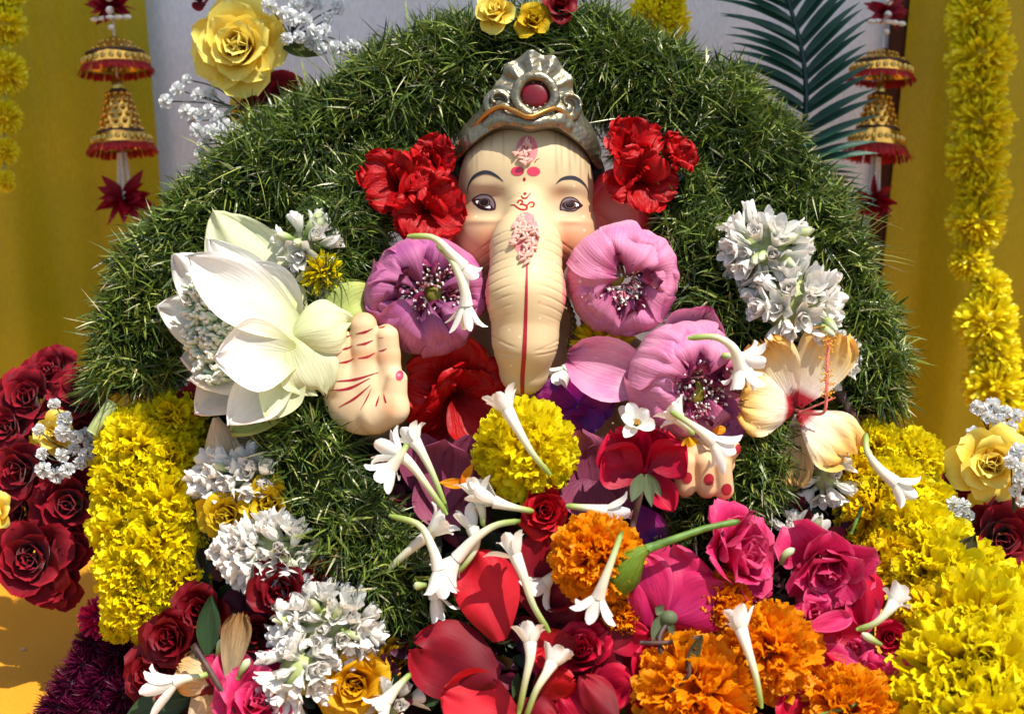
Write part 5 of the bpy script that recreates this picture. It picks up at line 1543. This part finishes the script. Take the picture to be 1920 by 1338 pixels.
LAND = [(1556, 1076, "the large deep pink rose"), (1446, 1226, "the lower right orange marigold"), (1302, 1300, "the large bottom orange marigold"), (1090, 1212, "the half open crimson bud"), (852, 1240, "the heart-shaped wine petal"),
        (1262, 1112, "the turned-away pink rose"), (994, 1204, "the upright bottom tuberose"), (486, 1312, "the bottom left pink rose"), (664, 1284, "the golden rose"), (392, 1172, "the pointed dark leaf"), (524, 1106, "the central wine rose"),
        (1590, 1334, "the bottom right orange marigold"), (1668, 1196, "the small crimson bud"), (330, 1276, "the left-pointing tuberose"), (1020, 958, "the bright red rose"), (438, 1214, "the tall beige petal")]
rgx = np.random.RandomState(55)
used = set()
for (x0, x1, y0, y1, cnt, mats) in ((1470, 1700, 1110, 1335, 18, (('rose_pink', 'hot pink'), ('rose_crimson', 'crimson'))), (1130, 1260, 1170, 1330, 7, (('petal_maroon', 'maroon'), ('rose_crimson', 'crimson'))),
                                    (990, 1190, 1040, 1335, 16, (('petal_maroon', 'maroon'), ('rose_red', 'red'), ('rose_crimson', 'crimson'))), (400, 560, 1240, 1340, 6, (('rose_pink', 'hot pink'), ('rose_pink', 'hot pink'))),
                                    (360, 470, 1240, 1330, 2, (('rose_wine', 'wine red'), ('rose_dark', 'velvety red')))):
    for k in range(cnt):
        xx, yy = rgx.uniform(x0, x1), rgx.uniform(y0, y1)
        mt, cn = mats[rgx.randint(len(mats))]
        L_ = rgx.uniform(70, 110); W_ = rgx.uniform(55, 90); cp_ = rgx.uniform(-.5, .6)
        ld = sorted(LAND, key=lambda q: math.hypot(q[0] - xx, q[1] - yy))
        opts = []
        for q in ld[:4]:
            dx, dy = xx - q[0], yy - q[1]
            rw = ("right of" if dx > 0 else "left of") if abs(dx) > abs(dy) else ("below" if dy > 0 else "above")
            opts.append((rw, q[2]))
        sz = "large" if L_ * W_ > 6600 else "small"; fm = "cupped" if cp_ > .25 else ("rolled back" if cp_ < -.1 else "crumpled")
        cand = [f"{sz} {fm} {cn} petal {r_} {n_}" for r_, n_ in opts] + [f"{sz} {fm} {cn} petal {r_} {n_}, tucked under" for r_, n_ in opts]
        lab = [q for q in cand if q not in used][0]
        used.add(lab)
        petal_sheet(lab, "rose_petal", xx, yy, Hm(xx, yy) + rgx.uniform(22, 58) - (45 if xx < 600 else 0), L_, W_, MT[mt], rgx.uniform(0, 360),
                    (rgx.normal(0, .35), .2 + rgx.normal(0, .3), 1), group="loose petals on the heap", cup=cp_, bend=rgx.uniform(-.9, .9), ruf=.06, rnd=.11)


def stick(label, pts, r, mat, name="twig", cat="twig"):
    org = pts[-1]
    V, F, U, cf = tube(np.array([rel(p, org) for p in spline(pts, 16)]), np.linspace(r, r * .8, 16), 8)
    return tag(part(name, V, [F, cf], MT[mat], None, U, M=frame(*org)), label, cat)


stick("dark brown stick at bottom left crossing peach petal", [(362, 1208, 300), (400, 1268, 312), (440, 1336, 318)], 6.5, 'twig')
stick("thin reddish twig lying across below the turned-away pink rose", [(1318, 1194, 356), (1250, 1204, 352), (1200, 1204, 346)], 5, 'twig')
stick("bent brown twig on the large orange marigold", [(1258, 1296, 392), (1290, 1266, 404), (1292, 1240, 404)], 4.5, 'twig')
stick("green stalk across the orange marigold at the bottom right", [(1500, 1350, 400), (1560, 1334, 404), (1626, 1314, 400)], 4.5, 'stem', "flower_stalk", "stalk")
stick("thick pale plant stalk poking out below the arch's left foot", [(212, 756, 70), (190, 786, 84), (172, 812, 90)], 15, 'stem_pale', "grass_stalk", "stalk")
stick("brown stalk end of the arch at right beside the hibiscus", [(1570, 730, 90), (1590, 765, 100), (1606, 798, 100)], 12, 'twig')
stick("thin green stalk standing in the right marigold garland", [(1616, 950, 170), (1606, 975, 176), (1596, 1000, 176)], 4, 'stem', "flower_stalk", "stalk")

# ------------------------------------------------------------------ loose tuberoses
TU = [
    ("tuberose bent over the top of the left pink lotus", [(764, 443, 250), (812, 446, 262), (846, 476, 262), (868, 500, 254)], 44, 18, 30),
    ("tuberose drooping down across the left pink lotus", [(820, 460, 240), (848, 490, 262), (870, 540, 262), (874, 572, 256)], 58, 18, 22),
    ("tuberose standing head up in front of the yellow marigold", [(1032, 890, 300), (1000, 852, 316), (972, 806, 312), (952, 770, 300)], 54, 22, 34),
    ("tuberose pointing left on the grass below the raised palm", [(838, 964, 250), (806, 918, 264), (772, 872, 266), (748, 852, 262)], 62, 22, 36),
    ("tuberose with spread petals left of the mauve bud", [(838, 958, 240), (812, 890, 250), (790, 846, 248), (778, 828, 244)], 46, 22, 34),
    ("short tuberose nodding down onto the grass left of the mauve bud", [(764, 832, 286), (752, 852, 292), (734, 876, 286)], 50, 22, 46),
    ("tuberose hanging with open petals left of the bright red petal", [(730, 966, 268), (786, 984, 290), (812, 1030, 302), (822, 1066, 300)], 66, 22, 30),
    ("long tuberose lying diagonally, green tip at lower left on the grass", [(702, 1100, 240), (736, 1060, 256), (776, 1024, 268), (808, 998, 272)], 58, 24, 28),
    ("tuberose lying behind the hanging one, stalk to the right", [(976, 976, 290), (930, 984, 290), (890, 1010, 288), (856, 1046, 282)], 52, 20, 24),
    ("green-stalked tuberose between grass and bright red petal", [(856, 1074, 270), (880, 1046, 276), (892, 1018, 270), (886, 990, 262)], 50, 20, 24),
    ("slender tuberose lying along the bright red petal", [(1030, 1184, 316), (1000, 1134, 330), (982, 1080, 334), (966, 1040, 326)], 52, 22, 34),
    ("tuberose at the bottom centre with head upright", [(972, 1340, 370), (984, 1280, 384), (994, 1234, 384), (994, 1204, 376)], 46, 22, 40),
    ("tuberose beside the upright one at the bottom centre", [(984, 1350, 360), (1004, 1296, 372), (1024, 1262, 366), (1034, 1244, 356)], 50, 24, 30),
    ("tuberose hanging over the side-turned orange marigold", [(1166, 996, 380), (1150, 1042, 396), (1132, 1090, 396), (1122, 1118, 388)], 58, 22, 42),
    ("tuberose standing head up over the lower right orange marigold", [(1428, 1326, 410), (1418, 1270, 418), (1402, 1216, 410), (1390, 1180, 396)], 58, 24, 26),
    ("hooked tuberose over the big pink lotus's right side", [(1290, 634, 290), (1340, 632, 300), (1374, 652, 296), (1388, 690, 280)], 56, 22, 34),
    ("tuberose facing right at the end of the hooked one", [(1352, 666, 220), (1372, 668, 224), (1390, 672, 220)], 62, 24, 36),
    ("tuberose with petals spread over the lower hand's thumb", [(1258, 772, 300), (1288, 790, 316), (1314, 808, 318), (1336, 826, 312)], 60, 24, 34),
    ("small tuberose pointing up left between lotus and crimson rose", [(1300, 815, 276), (1288, 800, 280), (1272, 784, 278)], 46, 22, 40),
    ("long tuberose lying on the right marigold garland", [(1624, 812, 190), (1626, 846, 210), (1650, 880, 218), (1678, 904, 216)], 56, 20, 22),
    ("white tuberose at the bottom left pointing left", [(394, 1262, 270), (370, 1268, 280), (346, 1272, 282), (330, 1276, 280)], 76, 26, 26),
    ("tuberose lying right of the bright red rose", [(1062, 948, 262), (1100, 952, 268), (1136, 958, 266)], 52, 22, 30),
    ("tuberose lying left of the bright red rose", [(1000, 958, 268), (960, 950, 278), (926, 940, 278)], 62, 20, 26),
    ("short tuberose with petals up, below the mauve bud", [(906, 985, 262), (904, 960, 268), (896, 930, 266)], 50, 20, 34),
    ("shaded tuberose half under the orange marigold", [(1064, 1060, 262), (1040, 1076, 262), (1024, 1092, 258)], 52, 22, 46),
    ("tuberose lying under the deep pink rose, head to upper right", [(1606, 1180, 330), (1640, 1168, 342), (1664, 1146, 342), (1676, 1130, 336)], 40, 22, 30),
    ("tuberose at the bottom edge left of the heart-shaped petal", [(770, 1262, 310), (748, 1284, 318), (726, 1310, 318)], 50, 20, 40),
    ("white tuberose tucked beside the lower tip of the trunk", [(1092, 660, 120), (1076, 680, 128), (1062, 694, 128)], 44, 22, 32),
    ("tuberose hanging limp beneath the open hanging one", [(806, 1080, 262), (812, 1100, 268), (816, 1120, 266)], 54, 16, 22),
]
for lab, pts, pl, pw, sp in TU: tuberose(lab, pts, pl, pw, sp)
tuberose("small white star-shaped tuberose above the crimson rose", [(1196, 800, 250), (1195, 796, 266), (1194, 792, 280)], 36, 24, 58, 8, 6, aim=(0, .5, 1))
for lab, pts in (("greenish tuberose bud standing by the dry beige petal", [(408, 1236, 262), (412, 1216, 268), (417, 1196, 268)]), ("pale tuberose bud above the hot pink rose at bottom left", [(446, 1272, 300), (456, 1252, 306), (468, 1234, 304)]),
                 ("curved pale bud beside the deep pink rose", [(1464, 1056, 250), (1472, 1040, 258), (1490, 1028, 258)]), ("green bud under the hanging tuberose, left of red petal", [(800, 1096, 290), (786, 1097, 292), (776, 1098, 290)]),
                 ("pale green bud lying right of the ruffled pink blossom", [(1652, 1208, 330), (1634, 1198, 336), (1616, 1186, 336)])):
    org = pts[-1]
    V, F, U, cf = tube(np.array([rel(p, org) for p in spline(pts, 9)]), [4, 5, 5.5, 6.5, 7.5, 8, 8, 6.5, 2], 9)
    tag(part("tuberose_bud", V, [F, cf], MT['bud'], None, U, M=frame(*org)), lab, "bud", "loose tuberose buds")

# ------------------------------------------------------------------ artificial bouquets at the sides
BL = "dark red velvet roses, left bouquet"
for (x, y, h, r, f, sp, lab) in ((50, 742, -60, 82, (-.1, .3, 1), 0, "velvety red rose at the left edge, topmost in the bouquet"), (150, 736, -70, 76, (.2, .5, 1), 40, "velvety red rose behind the arch's left foot"),
                                 (30, 882, -10, 80, (-.2, .1, 1), 70, "velvety red rose at the left edge below the small yellow one"), (128, 944, 10, 82, (.15, .1, 1), 20, "velvety red rose pressed against the yellow marigold column"),
                                 (52, 1046, 50, 92, (.05, .05, 1), 120, "velvety red rose with open spiral heart, lowest at left"), (128, 1032, 10, 62, (.3, -.1, 1), 200, "velvety red rose in shade beside the lowest left one"),
                                 (20, 960, -40, 70, (-.2, 0, 1), 10, "velvety red rose at the left edge, deep inside the bouquet"), (176, 800, -80, 56, (.2, .2, 1), 90, "velvety red rose half covered by the yellow marigold column")):
    rose(lab, x, y, h, r, MT['rose_dark'], f, sp, 18, .9, group=BL)
for (x, y, h, r, f, sp, lab) in ((92, 690, -100, 66, (0, .5, 1), 15, "velvety red rose at the back of the left bouquet, upper middle"), (96, 890, -40, 70, (.2, .2, 1), 60, "velvety red rose between gypsophila and the lowest left roses"), (96, 1096, 10, 66, (.1, -.2, 1), 140, "velvety red rose hanging lowest over the tablecloth at left"), (10, 800, -50, 64, (-.2, .2, 1), 33, "velvety red rose cut by the left edge beside the small yellow rose")):
    rose(lab, x, y, h, r, MT['rose_dark'], f, sp, 18, .9, group=BL)
rose("small yellow rose among white gypsophila in the left bouquet", 98, 812, 10, 50, MT['rose_yellow'], (0, .2, 1), 0, 12, .9)
rose("yellow rose cut off by the left edge", -14, 960, 40, 44, MT['rose_yellow'], (.1, .2, 1), 0, 12, .9)
BRG = "dark red velvet roses, right bouquet"
for (x, y, h, r, f, sp, lab) in ((1884, 1008, 130, 92, (-.1, .1, 1), 30, "velvety red rose below the yellow rose at right"), (1792, 906, 60, 44, (-.3, .2, 1), 0, "small velvety red rose peeping out left of the yellow rose"),
                                 (1908, 1088, 150, 74, (0, .1, 1), 80, "velvety red rose at the right edge above the marigolds"), (1850, 1070, 110, 60, (-.3, 0, 1), 10, "velvety red rose in shade behind the olive leaf"), (1908, 930, 60, 60, (.1, .2, 1), 0, "velvety red rose behind the right bouquet's gypsophila")):
    rose(lab, x, y, h, r, MT['rose_dark'], f, sp, 18, .9, group=BRG)
rose("pale yellow silk rose in the right bouquet", 1860, 868, 130, 88, MT['rose_yellow'], (-.25, .1, 1), 10, 18, .95)
rose("big yellow silk rose at upper left above the arch", 443, 84, -130, 106, MT['rose_yellow'], (-.05, -.08, 1), 0, 26, .92)
rose("dark red silk rose half hidden behind the arch, under the yellow one", 528, 190, -210, 78, MT['rose_dark'], (.3, .3, 1), 0, 14, .9)
rose("yellow rose at the top edge above the crown, left one", 926, 14, 30, 48, MT['rose_yellow'], (-.2, .3, 1), 0, 16, .9, crumple=.05)
rose("yellow rose at the top edge above the crown, middle one", 1000, 34, 40, 44, MT['rose_lemon'], (.1, .2, 1), 30, 14, .9, crumple=.07)
rose("red rose at the top edge above the crown, right one", 1050, 6, 30, 40, MT['rose_wine'], (.2, .3, 1), 60, 14, .9)
rose("small dark red blossom at the top edge left of the yellow rose", 376, -6, -180, 26, MT['rose_dark'], (-.2, .2, 1), 0, 8, .9)
rose("small yellow blossom peeping from behind the gypsophila under big rose", 452, 208, -210, 40, MT['rose_yellow'], (.1, .1, 1), 0, 9, 1.)
petal_sheet("olive silk leaf right of the big yellow rose", "leaf", 572, 94, -140, 84, 34, MT['leaf_silk'], -8, (0, .3, 1), 'leaf', "leaf", cup=.2, ruf=.02)


def floretg(variant):
    key = ("gyp", variant)
    if key not in _tpl:
        rg = RG(); acc = Acc()
        for i in range(34):
            f = (i + .5) / 34; th = math.acos(1 - f * 1.5); az = i * 2.39996
            dr = np.array([math.sin(th) * math.cos(az), math.sin(th) * math.sin(az), math.cos(th)])
            V, F, U = petal(10 * rg.uniform(.9, 1.2), 8.5, 'mari', 3, 4, 0, -.3, 0, .3, None, .08, 3, .05, rg)
            acc.add(put(V, dr * 4, nrm(dr + rg.normal(0, .15, 3)), rg.normal(0, 1, 3)), F, U)
        _tpl[key] = acc.data("floret", MT['gyp'])
    return _tpl[key]


def gypsophila(label, root, tips, sc=1.0):
    rg = RG()
    T = thing("gypsophila_spray", label, "gypsophila", frame(*root), "sprays of white gypsophila")
    for t in tips:
        p = rel(t, root)
        mid = p * .5 + rg.normal(0, 8, 3)
        tube_part("stem", spline([(0, 0, 0), mid, p], 8), 1.5, MT['gyp_stem'], T, 5)
        d = nrm(p + np.array([0, 0, np.linalg.norm(p) * .9 + 10]) + rg.normal(0, 12, 3))
        M = Matrix.Translation(Vector(p) * S) @ Vector(d).to_track_quat('Z', 'Y').to_matrix().to_4x4() @ S4(sc * rg.uniform(.8, 1.15))
        inst("floret", floretg(rg.randint(0, 3)), T, M)


gypsophila("white gypsophila spray below the big yellow rose", (470, 210, -190), [(312, 190, -150), (334, 168, -150), (352, 150, -170), (372, 178, -160), (396, 176, -170), (350, 210, -150), (372, 216, -160), (392, 206, -140), (412, 220, -150), (370, 244, -150), (396, 246, -140), (424, 240, -150), (382, 270, -150), (412, 262, -140), (438, 254, -150), (376, 290, -160), (362, 226, -170), (404, 232, -160), (448, 246, -170)])
gypsophila("white gypsophila spray right of the big yellow rose", (545, 70, -180), [(505, 12, -120), (534, 26, -120), (548, 34, -110), (572, 38, -130), (538, 72, -110), (560, 70, -120), (582, 80, -130), (600, 90, -130), (608, 58, -140), (596, 8, -150), (632, 14, -150), (632, 90, -150), (662, 88, -150), (570, 2, -150), (590, 62, -120), (556, 10, -130), (614, 36, -150)])
gypsophila("white gypsophila spray over the left bouquet", (150, 850, -10), [(102, 758, 30), (122, 786, 30), (74, 806, 30), (118, 810, 40), (142, 820, 30), (80, 850, 40), (116, 852, 40), (82, 880, 40), (106, 890, 30), (126, 880, 40), (140, 842, 20), (164, 850, 20), (172, 830, 10), (150, 868, 20), (160, 818, 10)])
gypsophila("white gypsophila spray over the pale yellow rose at right", (1900, 960, 150), [(1904, 852, 170), (1896, 866, 180), (1914, 880, 180), (1912, 902, 180), (1904, 920, 170), (1916, 940, 170), (1910, 845, 170)])
gypsophila("white gypsophila spray above the right bouquet", (1880, 860, 70), [(1832, 764, 80), (1860, 760, 80), (1884, 772, 90), (1852, 782, 90), (1870, 790, 90), (1896, 800, 90), (1826, 812, 80), (1906, 778, 80)])
gypsophila("white gypsophila tuft under the pale yellow rose", (1830, 980, 100), [(1788, 944, 130), (1808, 946, 130), (1790, 962, 130), (1816, 966, 120), (1800, 980, 120)])

# ------------------------------------------------------------------ palm frond
fo = (1504, 290, -290)
PF = thing("palm_frond", "dark green artificial palm frond rising behind the arch at right", "palm frond", frame(*fo))
rpts = [(1500, 330, -290), (1504, 280, -285), (1511, 202, -275), (1509, 135, -270), (1497, 67, -268), (1474, -6, -266), (1450, -60, -266)]
rl = np.array([rel(p, fo) for p in spline(rpts, 40)])
tube_part("rachis", rl, np.linspace(6.5, 3.5, 40), MT['palm_rachis'], PF, 8)
rg = RG()
for i in range(24):
    f = i / 23.
    q = rl[int(3 + f * 35)]
    for s in (-1, 1):
        if s < 0: g = nrm([-1, .35 + .25 * rg.rand() * .4 + .1 * (1 - f), .12]); L = 150 + 20 * rg.rand()
        else: g = nrm([1, .15 + 1.35 * f ** .8, .12]); L = 150 + 25 * rg.rand() - 20 * (1 - f)
        V, F, U = petal(L, 19, 'spike', 5, 9, .22, -.55 if s < 0 else -.4, -.1, .35, None, 0, 3, .01, rg)
        V = put(V, q, g, np.array([0.25 * s * -1, .6, 1.]))
        part("leaflet", V, F, MT['palm'], PF, U)
for i in range(7):       # lowest leaflets droop over the arch's shoulder
    q = rl[1] + np.array([0, -8. * i, 4])
    g = nrm([1, .05 - .03 * i, .25])
    V, F, U = petal(110 + 6 * i, 18, 'spike', 5, 9, .2, -.4, 0, .35, None, 0, 3, .01, rg)
    part("leaflet", put(V, q, g, [0, .9, .5]), F, MT['palm'], PF, U)

# ------------------------------------------------------------------ artificial marigold strings on the backdrop
garland("marigold_string", "string of fluffy yellow artificial marigolds hanging at right",
        [(1836 + dx, y, -420, r) for y, r, dx in ((-30, 58, 0), (36, 60, -4), (104, 66, 4), (170, 56, -3), (232, 62, 5), (300, 60, -4), (362, 52, 6), (418, 56, -6))] + [(1820, 492, -420, 40), (1858, 540, -420, 38), (1850, 604, -420, 62), (1868, 664, -420, 50), (1862, 722, -420, 60), (1884, 780, -420, 44)], 'tin', "garland", face=(0, 0, 1))
garland("marigold_string", "string of fluffy yellow artificial marigolds at the left edge",
        [(8, y, -430, r) for y, r in ((-10, 38), (48, 42), (138, 44), (220, 34), (285, 28), (340, 22))], 'tin', "garland", face=(0, 0, 1))
garland("marigold_string", "short fluffy yellow marigold string at the top right of the arch",
        [(1250, -40, -300, 46), (1240, 0, -300, 48), (1222, 32, -295, 48), (1258, 40, -300, 38), (1232, 62, -300, 36)], 'tin', "garland", face=(0, 0, 1))
garland("tinsel_garland", "shaggy dark purple tinsel garland at the bottom left",
        [(206, 1180, 60, 42), (176, 1206, 62, 44), (222, 1224, 80, 46), (160, 1246, 70, 48), (206, 1264, 90, 50), (136, 1284, 80, 50), (184, 1300, 100, 52), (236, 1300, 110, 50), (112, 1326, 90, 50), (160, 1340, 105, 52), (214, 1344, 115, 54), (90, 1366, 100, 50), (140, 1380, 110, 52)], 'tpu', "garland")
marigold("hot pink tinsel tuft at the lower left below the marigold column", 186, 1158, 75, 40, 'tpi', (-.2, .3, 1), name="tinsel_tuft", cat="tinsel tuft")


# ------------------------------------------------------------------ bell hangings
def lathe(prof, ns=24, wob=0.):
    prof = np.asarray(prof, float)
    th = np.arange(ns) * 2 * np.pi / ns
    r = prof[:, 0][:, None] * (1 + wob * np.cos(4 * th))[None]
    V = np.stack([r * np.cos(th), np.repeat(prof[:, 1][:, None], ns, 1), r * np.sin(th)], -1).reshape(-1, 3)
    U = np.stack([np.tile(th / 6.2832, len(prof)), np.repeat(np.linspace(0, 1, len(prof)), ns)], 1)
    return V, gridf(ns, len(prof), True)[:, ::-1], U


def ribbon_flower(name, T, ctr, r, n, rg, flat=.5, droop=0.):
    acc = Acc()
    for i in range(n):
        a = i * 6.2832 / n + rg.normal(0, .15)
        g = nrm([math.cos(a), math.sin(a) * flat - droop, rg.uniform(-.2, .8)])
        V, F, U = petal(r * rg.uniform(.8, 1.1), r * .42, 'spike', 5, 7, 0, rg.uniform(-.4, .4), 0, .3, None, .02, 3, .05, rg)
        acc.add(put(V, ctr, g, nrm(rg.normal(0, .5, 3) + np.array([0, .4, .8]))), F, U)
    return acc.build(name, MT['felt_red'], T)


def hanging(label, x, top, ys, tilt, seed, rs=1.0, h=-430):
    """ys: picture heights of flower, umbrella top, umbrella hem, bell neck, bell trim, bell hem, bottom flower"""
    rg = np.random.RandomState(seed)
    T = thing("bell_hanging", label, "hanging", frame(x, ys[1], h, (0, 0, 1), tilt), "gold bell hangings on the backdrop")
    Y = lambda y: (ys[1] - y) * 1.0
    ribbon_flower("ribbon_flower", T, (0, Y(ys[0]), 4), 46 * rs, 16, rg, .55)
    for yy, rr in ((ys[0] - 14, 8), (ys[0] + 10, 8), (ys[0] + 42, 6), (ys[0] - 34, 7)):
        V, F, U = ball((rr * rs,) * 3, 12, 8); part("bead", V + np.array([0, Y(yy), 18]), F, MT['pearl'], T)
    for k in range(5):
        V, F, U = ball((9, 5, 5), 10, 7); part("bead", V + np.array([(k - 2) * 15 * rs, Y(ys[0] + 24), 22 - 4 * abs(k - 2)]), F, MT['pearl'], T)
    # umbrella
    ut, uh = Y(ys[1]), Y(ys[2])
    hgt = ut - uh
    V, F, U = lathe([(4, ut), (24, ut - .14 * hgt), (44, ut - .38 * hgt), (54, ut - .5 * hgt)], 24)
    um = part("umbrella_dome", V * [rs, 1, rs], F, MT['bell_gold'], T, U)
    def skirt(parent, r0, r1, y0, y1, nm):
        V, F, U = lathe([(r0 * 1.02, y0 + 3), (r0 * 1.04, y0 - 2)], 24); part("trim", V * [rs, 1, rs], F, MT['bell_dark'], parent, U)
        V, F, U = lathe([(r0, y0), (r0 + (r1 - r0) * .62, y0 + (y1 - y0) * .6)], 24, .03); part(nm, V * [rs, 1, rs], F, MT['bell_gold'], parent, U)
        acc = Acc()
        for i in range(120):
            a = i * 6.2832 / 120
            rd = np.array([math.cos(a), 0, math.sin(a)])
            p = rd * (r0 + (r1 - r0) * .62) * rs + np.array([0, y0 + (y1 - y0) * .6, 0])
            L = abs(y1 - y0) * .48 * rg.uniform(.85, 1.15)
            V, F, U = petal(L, 6, 'mari', 3, 4, 0, rg.uniform(-.3, .3), 0, 0, None, .1, 3, .1, rg)
            acc.add(put(V, p, nrm(np.array([rd[0] * .45, -1, rd[2] * .45]) + rg.normal(0, .1, 3)), rd), F, U)
        acc.build("fringe", MT['fringe'], parent, kind="stuff")
        acc = Acc()
        for i in range(26):
            a = i * 6.2832 / 26
            rd = np.array([math.cos(a), 0, math.sin(a)])
            V, F, U = ball((5.5, 6.5, 2.4), 8, 6)
            acc.add(V + rd * (r0 + (r1 - r0) * .35 + 2) * rs + np.array([0, y0 + (y1 - y0) * .35, 0]), F, U)
        acc.build("sequins", MT['bell_gold'], parent, kind="stuff")
    skirt(um, 54, 68, ut - .5 * hgt, uh, "skirt")
    acc = Acc()
    for rr, yy in ((30, .2), (44, .38)):
        for i in range(18):
            a = i * 6.2832 / 18
            V, F, U = ball((3.4,) * 3, 6, 5); acc.add(V + np.array([math.cos(a) * rr * rs, ut - yy * hgt, math.sin(a) * rr * rs]), F, U)
    acc.build("studs", MT['bell_gold'], um, kind="stuff")
    # bell
    bn, bt, bh = Y(ys[3]), Y(ys[4]), Y(ys[5])
    V, F, U = lathe([(5, bn + 26), (10, bn + 22), (11, bn + 4), (9, bn)], 14); part("neck_bead", V * [rs, 1, rs], F, MT['bell_gold'], T, U)
    V, F, U = lathe([(5, bn + 1), (15, bn), (20, bn - .12 * (bn - bt)), (27, bn - .45 * (bn - bt)), (34, bn - .8 * (bn - bt)), (42, bt)], 24)
    be = part("bell", V * [rs, 1, rs], F, MT['bell_gold'], T, U)
    V, F, U = lathe([(14, bn + 4), (17, bn + 1), (16, bn - 4)], 16); part("collar", V * [rs, 1, rs], F, MT['bell_dark'], be, U)
    skirt(be, 43, 68, bt, bh, "skirt")
    acc = Acc()
    for q in range(6):
        f = (q + .5) / 6
        rr = 19 + 21 * f
        for i in range(12):
            a = (i + .5 * (q % 2)) * 6.2832 / 12
            V, F, U = ball((5.4, 5.4, 5.4), 7, 5)
            acc.add(V + np.array([math.cos(a) * rr * rs, bn - f * (bn - bt), math.sin(a) * rr * rs]), F, U)
    acc.build("studs", MT['bell_gold'], be, kind="stuff")
    for k in range(3):
        acc = Acc()
        for i in range(15):
            V, F, U = ball((4.2,) * 3, 7, 5)
            acc.add(V + np.array([(k - 1) * (6 + .3 * i), bh - 2 - i * (bh - Y(ys[6])) / 14, 8 - 5 * abs(k - 1)]), F, U)
        acc.build("pearl_strand", MT['pearl'], T, kind="stuff")
    ribbon_flower("ribbon_flower", T, (0, Y(ys[6]), 6), 58 * rs, 18, rg, .45, .15)
    tube_part("cord", np.array([[0, Y(top), 0], [0, Y(ys[5]), 0]]), 2, MT['pearl'], T, 6)


hanging("gold bell hanging with red fringe on the left yellow curtain edge", 214, -60, (14, 68, 138, 172, 250, 288, 372), 4, 41)
hanging("gold bell hanging with red fringe beside the palm frond at right", 1656, -60, (22, 90, 152, 178, 244, 296, 376), -4, 42, .92)
V, F, U = ball((5, 3, 3), 8, 6)
pz = P(44, 1216, 0)
kk = [h_ for h_ in range(-400, 100) if P(44, 1216, h_)[2] > ztab]
tag(part("seed", V, F, MT['rice'], M=frame(44, 1216, kk[0] + 3)), "tiny pale seed lying on the shaded tablecloth at left", "seed")
